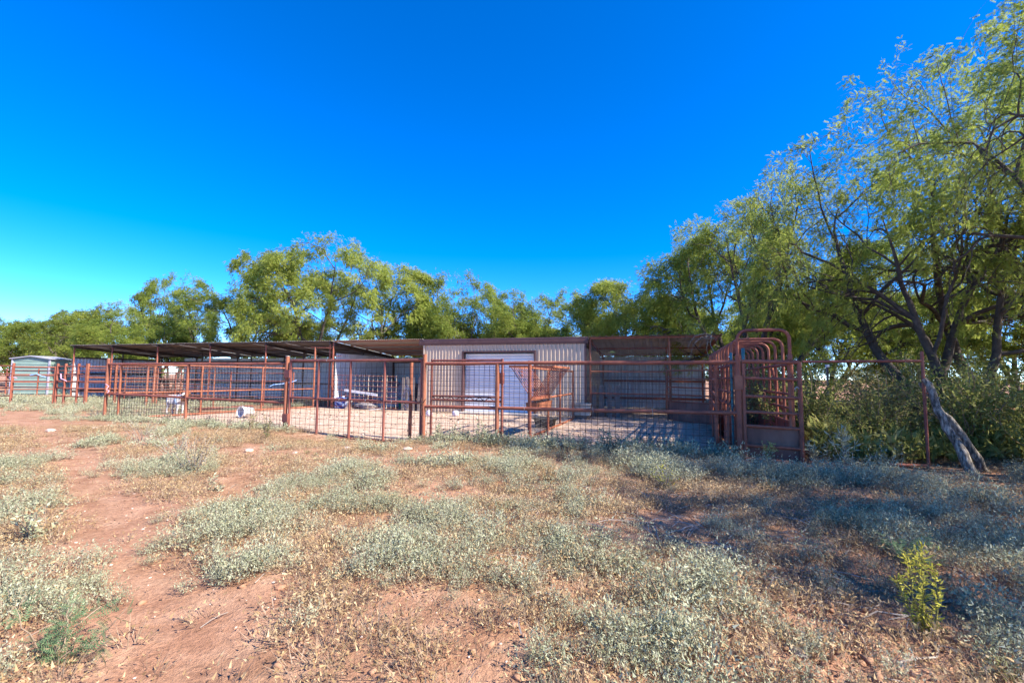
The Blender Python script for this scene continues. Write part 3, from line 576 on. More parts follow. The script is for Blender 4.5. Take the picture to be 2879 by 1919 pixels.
# ------------------------------------------------------------------ mint-sided garden shed far left
t = thing('garden_shed', 'small mint-sided garden shed with low grey gable roof at far left', 'shed', (-29.0, 28.6, 0), R(8)); t.scale = (.95, .95, .94)
gw, gd, ez, pz = 2.15, 1.75, 2.42, 2.60
for i in range(11):
    z0 = .08 + i * .215; zt = min(z0 + .205, ez)
    lap = MB(); lap.add([(-gw, .0, z0), (0, 0, z0), (0, .03, zt), (-gw, .03, zt), (-gw, .04, z0), (0, .04, z0)], [(0, 1, 2, 3), (0, 4, 5, 1)]); lap.build('siding_board', M['mint'], t)
    lap = MB(); lap.add([(.0, 0, z0), (.0, gd, z0), (-.03, gd, zt), (-.03, 0, zt), (-.04, 0, z0), (-.04, gd, z0)], [(0, 1, 2, 3), (0, 4, 5, 1)]); lap.build('siding_board', M['mint'], t)
MB().box((-gw / 2, gd / 2 + .03, ez / 2), (gw - .1, gd - .1, ez - .02)).build('wall', M['mint'], t)
MB().add([(-gw, .03, ez), (0, .03, ez), (-gw / 2, .03, pz - .04), (-gw, gd, ez), (0, gd, ez), (-gw / 2, gd, pz - .04)], [(0, 1, 2), (3, 5, 4), (0, 3, 4, 1)]).build('gable', M['mint'], t)
for s in (0, 1):
    x0 = -gw / 2; x1 = .12 if s else -gw - .12
    MB().add([(x0, -.12, pz), (x1, -.12, ez - .01), (x1, gd + .12, ez - .01), (x0, gd + .12, pz), (x0, -.12, pz - .05), (x1, -.12, ez - .06), (x1, gd + .12, ez - .06), (x0, gd + .12, pz - .05)], [(0, 1, 2, 3), (4, 7, 6, 5), (0, 4, 5, 1), (1, 5, 6, 2), (2, 6, 7, 3), (3, 7, 4, 0)]).build('roof_panel', M['bluegrey'], t)
for x, y in ((-.0, 0), (-gw, 0), (0, gd)): MB().box((x, y, ez / 2), (.08, .08, ez)).build('corner_trim', M['bluegrey'], t)

# ------------------------------------------------------------------ things lying about
def lw(x, y): # shed-local to world
    return (SH[0] + x * math.cos(SRZ) - y * math.sin(SRZ), SH[1] + x * math.sin(SRZ) + y * math.cos(SRZ), 0)
def bucket(name, label, loc, r, h, m, rot=(0, 0, 0), handle=True):
    t = thing(name, label, 'bucket', loc); t.rotation_euler = rot
    MB().lathe([(0, .012), (r * .80, .012), (r * .80, 0), (r * .82, 0), (r * .96, h * .8), (r * 1.03, h * .8), (r * 1.03, h * .84), (r * .98, h * .85), (r * 1.0, h * .97), (r * 1.04, h), (r * .96, h), (r * .93, h * .8), (r * .79, .016), (0, .016)], 20).build('body', m, t)
    if handle: MB().path([(r * math.cos(a), r * .7 * math.sin(a) * .9, h * .82 - r * .8 * math.sin(a) * .8) for a in np.linspace(0, math.pi, 9)], .006, 4).build('handle', M['wirelight'], t)
    return t
b = bucket('bucket', 'white bucket lying on its side in the sunny yard', (-8.55, 15.12, .175 + gz(-8.6, 15.1)), .17, .40, M['white_plastic']); b.rotation_euler = (R(86), R(4), R(-24))
bucket('feed_tub', 'wide teal tub on the ground by the loafing shed', (-13.3, 23.2, gz(-13.3, 23.2)), .24, .34, M['teal_plastic'])
x, y, _ = lw(-4.7, .9); bucket('bucket', 'green bucket on the ground before the tarp heap', (x, y, gz(x, y)), .17, .40, M['green_plastic'])
x, y, _ = lw(-6.95, .35); bucket('bucket', 'dusty white bucket between blue drum and rubbish', (x, y, gz(x, y)), .16, .33, M['white_plastic'])
x, y, _ = lw(-7.2, .15)
t = thing('drum', 'blue swirl-marked plastic drum by the hay bay post', 'drum', (x, y, gz(x, y)), R(40))
MB().lathe([(0, 0), (.20, 0), (.235, .03), (.24, .14), (.25, .16), (.24, .18), (.24, .34), (.25, .36), (.235, .40), (.20, .46), (.06, .48), (0, .48)], 22).build('body', M['blue_drum'], t)
MB().lathe([(.05, 0), (.055, .03), (0, .032)], 10, (.1, 0, .475)).build('cap', M['white_plastic'], t)
# tarp heap
x, y, _ = lw(-5.6, 2.3); n = 34; V = []; F = []
for i in range(n + 1):
    for j in range(n + 1):
        u, v = i / n * 2 - 1, j / n * 2 - 1
        rr = max(abs(u), abs(v)); e = (1 - sstep(.55, 1.0, np.array(rr)))
        h = float(e) * (.78 + .40 * float(fbm(u * 2 + 5, v * 2 + 2, 77)) + .32 * abs(float(fbm(u * 5, v * 5, 78)) - .5)) + .04 * float(vnoise(u * 12, v * 12, 9))
        V.append((u * 1.25, v * .9, h)); 
ii = np.arange((n + 1) ** 2).reshape(n + 1, n + 1); F = np.stack([ii[:-1, :-1], ii[1:, :-1], ii[1:, 1:], ii[:-1, 1:]], -1).reshape(-1, 4)
o = link('tarp_heap', np_mesh('tarp_heap', V, [F], M['tarp']), None, (x, y, .0), (0, 0, SRZ)); tag(o, 'crumpled grey-brown tarp heap inside the hay bay', 'tarp')
t = thing('grid_panel', 'brown stock grid panel across the front of the hay bay', 'fence panel', lw(-7.45, -.12), SRZ)
for z in (.12, .32, .55, .78, .98, 1.18, 1.40): pipe('grid_rail', (0, 0, z), (3.1, 0, z - .04), .011, M['rust'], t, 6)
for k in range(15): pipe('grid_bar', (.04 + k * .215, .012, .05), (.04 + k * .215, .012, 1.40), .009 if k % 4 else .02, M['cream'] if k > 3 else M['rust'], t, 6)
t = thing('grid_panel', 'tan stock grid panel left of the hay bay post', 'fence panel', lw(-9.3, .5), SRZ)
for z in (.35, .55, .78, .98, 1.2): pipe('grid_rail', (0, 0, z), (1.6, 0, z), .010, M['cream'], t, 6)
for k in range(8): pipe('grid_bar', (.03 + k * .22, .012, .02), (.03 + k * .22, .012, 1.22), .009, M['cream'], t, 6)
o = MB().beam((0, 0, 0), (1.55, 0, -.17), .03, .10).build('board', M['white_plastic'], None, (lw(-6.75, -.22)[0], lw(-6.75, -.22)[1], .78), (0, 0, SRZ)); tag(o, 'long white board slanting across the hay bay grid panel', 'board')
t = thing('leaning_boards', 'row of weathered grey boards standing against the tan room corner', 'boards', lw(-4.15, -.05), SRZ)
for k in range(8):
    if k == 5: continue
    hh = 1.36 + .03 * math.sin(k * 2.3); MB().box((.0, 0, hh / 2), (.105, .028, hh)).build('board', M['wood'], t, (.02 + k * .118, .03 * (k % 2), -.03), (R(-3), R(rnd.uniform(-1.5, 1.5)), R(rnd.uniform(-4, 4))))
def junk(name, label, cat, x, y, bl, m, rz=0.0):
    X, Y, _ = lw(x, y); o = bl.build(name, m, None, (X, Y, gz(X, Y) - .01), (0, 0, SRZ + rz)); tag(o, label, cat); return o
def blob(rx, ry, rz, seed, n=9, amp=.25):
    mb = MB(); vs = []; k = n + 3
    for i in range(n + 1):
        for j in range(k):
            a, b = math.pi * i / n, 2 * math.pi * j / k; d = (math.sin(a) * math.cos(b), math.sin(a) * math.sin(b), math.cos(a))
            s = 1 + amp * (float(fbm(d[0] * 1.7 + d[2] * 2.3 + seed * 3.1, d[1] * 1.9 - d[2] * 1.3 + seed, seed)) * 2 - 1)
            vs.append((d[0] * rx * s, d[1] * ry * s, d[2] * rz * s + rz * .75))
    mb.add(vs, [(i * k + j, (i + 1) * k + j, (i + 1) * k + (j + 1) % k, i * k + (j + 1) % k) for i in range(n) for j in range(k)], False); return mb
junk('trash_heap', 'low rubbish heap of rags behind the white bucket', 'rubbish', -6.1, .35, blob(.5, .25, .16, 4), M['tarp'])
junk('feed_sack', 'pale grey sack lying under the tarp heap', 'sack', -5.35, .75, blob(.45, .25, .17, 8), M['concrete'])
o = junk('plastic_scrap', 'torn white plastic scrap on the bay floor', 'litter', -5.5, -.3, MB().beam((0, 0, .02), (.7, .15, .10), .05, .02), M['white_plastic'])
o = MB().lathe([(0, 0), (.06, .0), (.11, .05), (.12, .11), (.10, .18), (.05, .215), (0, .22)], 14).build('salt_block', M['salt'], None, (-2.85, 15.95, gz(-2.9, 15.9) - .01)); tag(o, 'pale lilac rounded salt block by the latch post, left one', 'salt block')
o = MB().lathe([(0, 0), (.06, .0), (.11, .05), (.12, .11), (.105, .17), (.05, .205), (0, .21)], 14).build('salt_block', M['salt'], None, (-1.95, 16.05, gz(-1.9, 16) - .01), (0, 0, 1.1)); tag(o, 'pale lilac rounded salt block in front of the roll-up door, right one', 'salt block')
t = thing('feed_trough', 'cream wooden feed trough on a block at the end of the divider', 'trough', (2.35, 15.55, gz(2.35, 15.55)), R(-12))
MB().box((0, 0, .06), (.42, .3, .13)).build('block', M['wood'], t)
for a, c, d in (('side', (0, -.21, .32), (.66, .03, .38)), ('side', (0, .21, .32), (.66, .03, .38)), ('end', (-.315, 0, .32), (.03, .39, .38)), ('end', (.315, 0, .32), (.03, .39, .38)), ('floor', (0, 0, .15), (.6, .39, .03)), ('rim', (0, -.225, .50), (.72, .05, .04)), ('rim', (0, .225, .50), (.72, .05, .04))): MB().box(c, d).build(a, M['cream'], t)
t = thing('rubber_tub', 'black rubber tub behind the hay rack', 'tub', (.95, 12.9, gz(.95, 12.9)))
MB().lathe([(0, .02), (.26, .02), (.24, 0), (.26, 0), (.32, .24), (.34, .25), (.30, .25), (.25, .03), (0, .025)], 18).build('body', M['black_rubber'], t)
for s in (-1, 1): MB().path([(s * .32, -.08, .22), (s * .37, -.06, .24), (s * .37, .06, .24), (s * .32, .08, .22)], .012, 5).build('handle', M['black_rubber'], t)
# dead branch on the shelter roof
def crook(p, d, L, r, rr, depth, out):
    n = max(3, int(L / .09)); pts = [Vector(p)]; d = Vector(d).normalized(); rs = [r]
    for i in range(n):
        d = (d + Vector((rr.gauss(0, .3), rr.gauss(0, .3), rr.gauss(0, .3) - .05))).normalized(); pts.append(pts[-1] + d * L / n); rs.append(r * (1 - .75 * (i + 1) / n))
        if depth and rr.random() < .4: crook(pts[-1], d + Vector((rr.gauss(0, .8), rr.gauss(0, .8), rr.gauss(0, .6))), L * .5, rs[-1] * .7, rr, depth - 1, out)
    out.append((pts, rs))
br = []; rr = random.Random(3)
X, Y, _ = lw(7.35, -.05)
for d in ((-1, -.1, -.05), (-.8, -.35, .05), (-.6, -.5, -.25), (-.35, -.4, -.5), (-.9, .1, .15)): crook((0, 0, 0), d, 1.15, .017, rr, 2, br)
mb = MB(); [mb.path(p, r, 5) for p, r in br]
o = mb.build('dead_branch', M['twig'], None, (X, Y, 2.82)); tag(o, 'bleached dead branch caught on the shelter roof edge', 'branch')

# ------------------------------------------------------------------ the goat
def skin_mesh(name, verts, edges, radii, m, sub=2):
    me = bpy.data.meshes.new(name); me.from_pydata(verts, edges, []); o = bpy.data.objects.new(name, me); COL.objects.link(o)
    md = o.modifiers.new('skin', 'SKIN'); md.use_smooth_shade = True
    sk = me.skin_vertices[0].data
    for i, r in enumerate(radii): sk[i].radius = r if isinstance(r, tuple) else (r, r)
    sk[0].use_root = True
    o.modifiers.new('sub', 'SUBSURF').levels = sub; o.modifiers['sub'].render_levels = sub
    dg = bpy.context.evaluated_depsgraph_get(); dg.update(); ev = o.evaluated_get(dg)
    me2 = bpy.data.meshes.new_from_object(ev); me2.name = name; bpy.data.objects.remove(o); bpy.data.meshes.remove(me)
    me2.materials.clear(); me2.materials.append(m); me2.polygons.foreach_set('use_smooth', [True] * len(me2.polygons)); return me2
gv = [(0, 0, .50), (-.20, 0, .52), (.20, 0, .50), (.30, 0, .56), (.40, 0, .68), (.46, 0, .76), (.58, 0, .71), (.64, 0, .68), (-.30, 0, .55), (-.36, 0, .60)]
gr = [.155, .135, .145, .11, .075, .072, .05, .036, .06, .02]
ge = [(0, 1), (0, 2), (2, 3), (3, 4), (4, 5), (5, 6), (6, 7), (1, 8), (8, 9)]
def leg(root, pts, rs):
    p = root
    for q, r in zip(pts, rs): gv.append(q); gr.append(r); ge.append((p, len(gv) - 1)); p = len(gv) - 1
for s in (-1, 1):
    leg(2, [(.21, s * .075, .38), (.215 + .02 * s, s * .08, .20), (.20 + .03 * s, s * .08, .06), (.215 + .03 * s, s * .08, .015)], [.055, .032, .025, .032])
    leg(1, [(-.20, s * .085, .40), (-.15 + .02 * s, s * .09, .28), (-.23, s * .09, .17), (-.20 + .02 * s, s * .09, .05), (-.19 + .02 * s, s * .09, .015)], [.075, .045, .03, .025, .032])
t = thing('goat', 'white goat with brown head standing behind the wire partition', 'goat', (-11.62, 15.85, gz(-11.6, 15.8) + .0), R(-12))
bo = link('body', skin_mesh('body', gv, ge, gr, M['goat']), t)
for s in (-1, 1):
    MB().add([(.44, s * .05, .78), (.40, s * .13, .72), (.42, s * .14, .64), (.46, s * .09, .70), (.43, s * .055, .75), (.395, s * .12, .70)], [(0, 1, 2, 3), (3, 2, 5, 4)] if s > 0 else [(3, 2, 1, 0), (4, 5, 2, 3)]).build('ear', M['white_plastic'] if s < 0 else M['goat'], t)
    MB().path([(.43, s * .03, .81), (.40, s * .05, .88), (.35, s * .07, .91)], [.016, .012, .004], 6).build('horn', M['log'], t)
    MB().lathe([(0, -.012), (.012, 0), (0, .012)], 8, (.525, s * .045, .755)).build('eye', M['black_rubber'], t)
MB().path([(.17 + .0 * math.cos(a), .16 * math.cos(a), .50 + .165 * math.sin(a)) for a in np.linspace(0, 6.28, 17)], .022, 5).build('strap', M['blue_twine'], t)

# ------------------------------------------------------------------ trees
def tubes_np(paths, sides):
    V = []; F = []; off = 0
    for (P, rs), n in zip(paths, sides):
        P = np.asarray(P, float); k = len(P); T = np.gradient(P, axis=0); T /= np.linalg.norm(T, axis=1, keepdims=True) + 1e-9
        ref = np.array([.3, .2, 1.0]) if abs(T[0, 2]) < .8 else np.array([1., .2, .1])
        a = np.cross(T, ref); a /= np.linalg.norm(a, axis=1, keepdims=True) + 1e-9; b = np.cross(T, a)
        an = np.linspace(0, 2 * np.pi, n, endpoint=False)
        ring = P[:, None] + (a[:, None] * np.cos(an)[None, :, None] + b[:, None] * np.sin(an)[None, :, None]) * np.asarray(rs)[:, None, None]
        V.append(ring.reshape(-1, 3)); i = np.arange(k * n).reshape(k, n)
        F.append(np.stack([i[:-1], np.roll(i[:-1], -1, 1), np.roll(i[1:], -1, 1), i[1:]], -1).reshape(-1, 4) + off); off += k * n
    return np.concatenate(V), np.concatenate(F)
def scatter(tv, tf, pos, X, Y, Z, sc):
    """copy a template (verts tv, faces tf) to many places: one mesh of many small pieces"""
    tv = np.asarray(tv, float); L = tv[None] * sc[:, None, None]
    V = pos[:, None] + L[..., 0:1] * X[:, None] + L[..., 1:2] * Y[:, None] + L[..., 2:3] * Z[:, None]
    n, k = len(pos), len(tv); F = [np.asarray(f)[None] + (np.arange(n) * k)[:, None, None] for f in tf]
    return V.reshape(-1, 3), [f.reshape(-1, f.shape[-1]) for f in F]
def frames(d, rng, face=None):
    d = d / (np.linalg.norm(d, axis=1, keepdims=True) + 1e-9); r = rng.normal(size=d.shape)
    if face is not None: r = r * .55 + face      # blades turn their faces outwards and up to the light, as real ones do
    y = np.cross(r, d) if face is not None else np.cross(d, r); y /= np.linalg.norm(y, axis=1, keepdims=True) + 1e-9
    return d, y, np.cross(d, y)
def frond(npair, length=1.0, lw_=.045, ll=.20, fork=.5, one=False):
    """a mesquite leaf: two pinnae with pairs of narrow leaflets"""
    V = []; F = []
    for s in ((-1, 1) if not one else (0,)):
        ax = np.array([math.cos(fork * s * .5), math.sin(fork * s * .5), 0]); sd = np.array([-ax[1], ax[0], 0])
        for k in range(npair):
            c = ax * length * (.18 + .82 * (k + .5) / npair); c = c + np.array([0, 0, -.10 * (k / npair) ** 2])
            for e in (-1, 1):
                tip = c + (sd * e * .85 + ax * .55) * ll * (1.05 - .35 * abs(k / npair - .4)); o = len(V)
                V += [c - ax * lw_ * .5, c + ax * lw_ * .9, tip + np.array([0, 0, -.03])]; F.append((o, o + 1, o + 2))
    return np.array(V), [np.array(F)]
def strap_leaf(n=3, L=1.0, w=.10):
    """a coarser leaf for far crowns: a few narrow hanging blades"""
    V = []; F = []
    for k in range(n):
        a = (k - (n - 1) / 2) * .55; ax = np.array([math.cos(a), math.sin(a), 0]); sd = np.array([-ax[1], ax[0], .3]) * w; o = len(V)
        V += [np.zeros(3), ax * .5 * L + sd + [0, 0, .03], ax * L + [0, 0, -.12], ax * .5 * L - sd + [0, 0, .03]]; F.append((o, o + 1, o + 2, o + 3))
    return np.array(V), [np.array(F)]
def skeleton(seed, H, spread, stems=4, kids=(5, 5, 4), wig=(.16, .24, .30, .34), lean=(.35, .75), first=.35, droop=.02, bias=None):
    rng = np.random.default_rng(seed); paths = []; tips = []
    def grow(p, d, L, r, lev):
        n = max(4, int(L / (.32 if lev < 2 else .16))); P = [p]; D = [d]; 
        for i in range(n):
            up = (.05, .02, .0, -.03)[lev] - droop * lev
            d = d + rng.normal(0, wig[lev], 3) * (.75 if lev else .6) + np.array([0, 0, up])
            if p[2] < .8 and lev > 0: d[2] += .08
            d /= np.linalg.norm(d); P.append(P[-1] + d * L / n); D.append(d)
        rs = r * (1 - .90 * np.linspace(0, 1, n + 1) ** 1.25); paths.append((np.array(P), rs, lev))
        if lev == 3 or (lev == 2): tips.append((np.array(P), np.array(D), lev))
        if lev < 3:
            for c in range(kids[lev]):
                f = first + (1 - first) * (c + rng.random()) / kids[lev]; i = min(n, int(f * n)); dd = D[i]
                q = rng.normal(size=3); q -= dd * q.dot(dd); q /= np.linalg.norm(q); q[2] = q[2] * .6 + .12; a = math.radians(rng.uniform(35, 72))
                nd = dd * math.cos(a) + q * math.sin(a)
                grow(P[i], nd / np.linalg.norm(nd), L * rng.uniform(.42, .66), max(rs[i] * rng.uniform(.55, .8), r * .22), lev + 1)
    az0 = rng.uniform(0, 6.28)
    for s in range(stems):
        az = az0 + s * 6.283 / stems + rng.normal(0, .25); ln = rng.uniform(*lean)
        d = np.array([math.cos(az) * ln, math.sin(az) * ln, 1.0])
        if bias is not None: d[:2] += bias
        d /= np.linalg.norm(d); grow(np.array([math.cos(az) * .12, math.sin(az) * .12, -.1]), d, H * rng.uniform(.50, .66), H * .0125 * rng.uniform(.8, 1.2) + .015, 0)
    allp = np.concatenate([p for p, _, _ in paths]); zt = np.percentile(allp[:, 2], 94); xr = np.percentile(np.hypot(allp[:, 0], allp[:, 1]), 88)
    S = np.array([spread / xr, spread / xr, (H - .2) / zt])
    def fit(p):      # long shoots bend back so that the crown keeps a rounded, uneven edge
        p = p * S; c = np.array([0, 0, .52 * H]); q = p - c; hz = np.where(q[:, 2] > 0, .48 * H, .62 * H); az = np.arctan2(q[:, 1], q[:, 0])
        lob = 1 + .13 * np.sin(3 * az + seed) + .09 * np.sin(5 * az + 2.1 * seed + q[:, 2])
        rho = np.sqrt((q[:, 0] / spread) ** 2 + (q[:, 1] / spread) ** 2 + (q[:, 2] / hz) ** 2) / lob
        k = np.where(rho > .72, (.72 + .30 * np.tanh((rho - .72) / .45)) / np.maximum(rho, 1e-6), 1.0)
        f = np.clip((p[:, 2] - .12 * H) / (.2 * H), 0, 1); return c + q * (1 + (k - 1) * f)[:, None]
    paths = [(fit(p), r, l) for p, r, l in paths]; tips = [(fit(p), D, l) for p, D, l in tips]
    return paths, tips, rng
def tree_meshes(seed, H, spread, leaf_mat, per=42, size=.17, tmpl=None, cl=.16, minz=1.2, down=.75, thin=1.0, skip=.28, **kw):
    paths, tips, rng = skeleton(seed, H, spread, **kw)
    sides = [(8, 6, 4, 3)[l] for _, _, l in paths]
    wv, wf = tubes_np([(p, r) for p, r, _ in paths], sides); wood = np_mesh('trunk', wv, [wf], M['bark'], True)
    pos = []; dirs = []; dens = np.where(rng.random(len(tips)) < skip, 0, rng.uniform(.6, 1.5, len(tips)))
    for (P, D, l), q in zip(tips, dens):
        n = int(per * q * (.35 if l == 2 else 1) * thin)
        if n < 1: continue
        f = np.minimum(rng.uniform(.35 if l == 3 else .6, 1.3, n), 1.04) * (len(P) - 1); i = np.clip(f.astype(int), 0, len(P) - 2); fr = (f - i)[:, None]
        pt = P[i] * (1 - fr) + P[i + 1] * fr + rng.normal(0, cl, (n, 3)) - [0, 0, cl * .6]
        ct = np.array([0, 0, H * .5]); out = pt - ct; out /= np.linalg.norm(out, axis=1, keepdims=True) + 1e-6
        pos.append(pt); dirs.append(out * .45 + D[i] * .35 + rng.normal(0, .45, (n, 3)) + [0, 0, -down * .8])
    pos = np.concatenate(pos); dirs = np.concatenate(dirs); k = pos[:, 2] > minz; pos, dirs = pos[k], dirs[k]
    fo = pos - np.array([0, 0, H * .45]); fo /= np.linalg.norm(fo, axis=1, keepdims=True) + 1e-6; X, Y, Z = frames(dirs, rng, fo * .7 + [0, 0, .9]); tv, tf = tmpl
    lv, lf = scatter(tv, tf, pos, X, Y, Z, size * rng.uniform(.7, 1.3, len(pos)))
    return wood, np_mesh('crown', lv, lf, leaf_mat), len(pos)
def tree(label, wood, crown, loc, rz=0.0, sc=(1, 1, 1), group=None, name='mesquite_tree'):
    t = thing(name, label, 'tree', loc, rz, group); t.scale = sc; link('trunk', wood, t); link('crown', crown, t); return t
far_t = strap_leaf(2, 1.0, .075); mid_t = frond(5, 1.0, .10, .25, 0, True)
V_ = [tree_meshes(s, 7.5, sp, M[mm], per * 1.3, .17, far_t, .125, 1.0, .9, stems=st, kids=k, skip=.40) for s, sp, mm, per, st, k in (
    (11, 4.2, 'leaf_a', 72, 4, (5, 5, 5)), (23, 3.6, 'leaf_b', 72, 3, (6, 6, 4)), (37, 4.0, 'leaf_a', 68, 4, (5, 5, 5)), (52, 3.0, 'leaf_b', 72, 3, (6, 6, 4)))]
BACK = [ # variant, (x, y), yaw, width scale, height, label
    (0, (-12.4, 29.5), 1.9, 1.35, 10.4, 'tallest mesquite behind the sheds, rising over the loafing shed'),
    (2, (-8.7, 29.0), 2.1, 1.2, 8.9, 'broad mesquite behind the hay bay, just right of the tallest one'),
    (3, (-3.0, 28.5), 1.0, 1.0, 7.9, 'rounded lone-crowned mesquite behind the left end of the tan room'),
    (1, (-20.5, 33.0), 3.0, 1.3, 7.8, 'mesquite left of the tallest one behind the loafing shed'),
    (3, (-28.4, 38.0), 5.0, 1.05, 9.8, 'upright mesquite standing above the left part of the loafing shed'),
    (0, (-36.5, 42.0), 1.9, 1.3, 8.0, 'mesquite behind the far left end of the loafing shed'),
    (2, (-44.0, 46.0), 4.0, 1.4, 7.4, 'mesquite just right of the mint-sided shed'),
    (1, (-54.0, 50.0), 2.6, 1.5, 7.4, 'mesquite at the far left edge behind the corral'),
    (3, (-49.0, 47.0), .9, 1.3, 6.2, 'low mesquite behind the mint-sided shed'),
    (3, (.3, 26.5), 2.2, .9, 6.3, 'sparse small mesquite behind the middle of the tan room'),
    (1, (2.6, 27.0), 4.1, 1.0, 6.4, 'small mesquite behind the right half of the tan room'),
    (2, (5.4, 25.5), 0.2, 1.0, 6.9, 'round mesquite behind the tan room and shelter joint'),
    (0, (8.6, 26.0), 3.3, .95, 6.2, 'mesquite behind the shelter roof'),
    (1, (9.6, 20.2), 5.2, 1.1, 8.8, 'bright mesquite rising behind the right end of the shelter'),
    (3, (-25.0, 31.0), 2.0, 1.2, 5.4, 'low leafy mesquite close behind the loafing shed back wall'),
    (0, (-16.8, 33.5), 5.5, 1.1, 6.2, 'low mesquite under the tallest one, to its left'),
    (2, (-6.4, 31.0), .8, 1.1, 5.8, 'low mesquite filling the gap behind the hay bay'),
    (1, (-32.0, 34.0), 1.2, 1.1, 5.6, 'low mesquite behind the loafing shed left half'),
    (0, (1.6, 33.0), 2.9, 1.2, 5.6, 'distant low mesquite behind the tan room'),
    (3, (-62.0, 58.0), 3.9, 1.5, 6.2, 'distant mesquite at the left picture edge'),
    (1, (16.5, 19.0), .7, 1.2, 7.6, 'mesquite deep in the right thicket behind the tallest dark one'),
    (3, (19.5, 13.5), 2.7, 1.4, 7.8, 'mesquite far back at the right picture edge'),
    (0, (18.0, 27.0), 4.4, 1.4, 7.0, 'distant mesquite beyond the right thicket'),
    (2, (26.0, 24.0), 3.7, 1.5, 7.0, 'distant mesquite far right beyond the thicket'),
    (3, (23.0, 17.0), 1.1, 1.5, 5.0, 'low distant mesquite under the far right crowns'),
    (1, (14.5, 22.5), 5.9, 1.3, 4.6, 'low mesquite filling the thicket behind the chute'),
    (2, (12.8, 27.0), 1.4, 1.2, 6.8, 'mesquite deep in the thicket behind the chute'),
]
for v, (x, y), rz, ws, hh, lab in BACK:
    tree(lab, V_[v][0], V_[v][1], (x, y, gz(x, y)), rz, (ws, ws, hh / 7.5), 'mesquites behind the sheds')
# the right-hand thicket, closer, each grown on its own
RIGHT = [ # seed, (x,y), H, spread, leaf, per, label, kw
    (101, (9.3, 16.8), 8.6, 3.7, 'leaf_a', 38, 'tall bright mesquite behind the hooped chute', dict(stems=4, kids=(6, 6, 6))),
    (118, (10.5, 11.0), 8.2, 4.3, 'leaf_a', 34, 'big spreading mesquite over the right wire fence', dict(stems=4, kids=(6, 6, 6), bias=np.array([-.10, 0]), minz=2.7)),
    (131, (13.2, 12.2), 10.8, 4.8, 'leaf_b', 40, 'tallest dark mesquite at the right edge behind the logs', dict(stems=4, kids=(6, 6, 6))),
    (147, (10.0, 6.0), 9.4, 3.9, 'leaf_b', 36, 'near mesquite at the right edge whose branch tips hang in the top corner', dict(stems=4, kids=(6, 6, 6), bias=np.array([-.05, .05]), minz=4.0)),
]
for s, (x, y), H, sp, lm, per, lab, kw in RIGHT:
    w, c, n = tree_meshes(s, H, sp, M[lm], per, .14, mid_t, .075, kw.pop('minz', 1.6), .7, **kw); tree(lab, w, c, (x, y, gz(x, y)), 0, (1, 1, 1), 'mesquites in the right thicket')
tree('nearest mesquite beyond the right edge whose shade falls across the foreground weeds', *tree_meshes(163, 6.8, 3.1, M['leaf_b'], 28, .17, far_t, .16, 2.2, .6, stems=4)[:2], (8.6, 2.2, gz(8.6, 2.2)), 0, (1, 1, 1), 'mesquites in the right thicket')

# ------------------------------------------------------------------ brush behind the right fence
def bush_meshes(seed, H, spread, nst, leaf_mat, nleaf, size, tmpl):
    rng = np.random.default_rng(seed); paths = []; pos = []; dirs = []
    for s in range(nst):
        az = rng.uniform(0, 6.28); ln = rng.uniform(.1, 1.0) * spread; h = H * rng.uniform(.55, 1.0); n = 7; P = [np.array([rng.normal(0, .08), rng.normal(0, .08), -.05])]
        d = np.array([math.cos(az) * ln, math.sin(az) * ln, h]); d /= n
        for i in range(n): P.append(P[-1] + d * rng.uniform(.8, 1.2) + rng.normal(0, .05, 3))
        P = np.array(P); paths.append((P, .012 * (1 - .7 * np.linspace(0, 1, n + 1)) * rng.uniform(.7, 1.3)))
        m = nleaf // nst; f = rng.uniform(.12, 1.05, m) * n; i = np.clip(f.astype(int), 0, n - 1); fr = (f - i)[:, None]
        pos.append(P[i] * (1 - fr) + P[i + 1] * fr + rng.normal(0, .09, (m, 3))); dirs.append(rng.normal(0, .7, (m, 3)) + [0, 0, .25])
    wv, wf = tubes_np(paths, [3] * len(paths)); pos = np.concatenate(pos); dirs = np.concatenate(dirs); pos[:, 2] = np.abs(pos[:, 2]) + .02
    X, Y, Z = frames(dirs, rng, np.array([0, 0, .9])); lv, lf = scatter(*tmpl, pos, X, Y, Z, size * rng.uniform(.6, 1.3, len(pos)))
    return np_mesh('stems', wv, [wf], M['stem'], True), np_mesh('foliage', lv, lf, leaf_mat)
tri_l = (np.array([(0, -.20, 0), (0, .20, .02), (1, 0, .03)]), [np.array([(0, 1, 2)])])
oval = (np.array([(0, 0, 0), (.45, .22, .05), (1, 0, -.05), (.45, -.22, .05)]), [np.array([(0, 1, 2, 3)])])
slim = (np.array([(0, 0, 0), (.4, .11, .03), (1, 0, -.1), (.4, -.11, .03)]), [np.array([(0, 1, 2, 3)])])
BU = [bush_meshes(5, 1.7, .9, 34, M['leaf_brush'], 5200, .075, oval), bush_meshes(6, 1.35, .8, 36, M['leaf_brush'], 4600, .085, slim), bush_meshes(9, 1.5, 1.0, 34, M['olive'], 5000, .07, oval)]
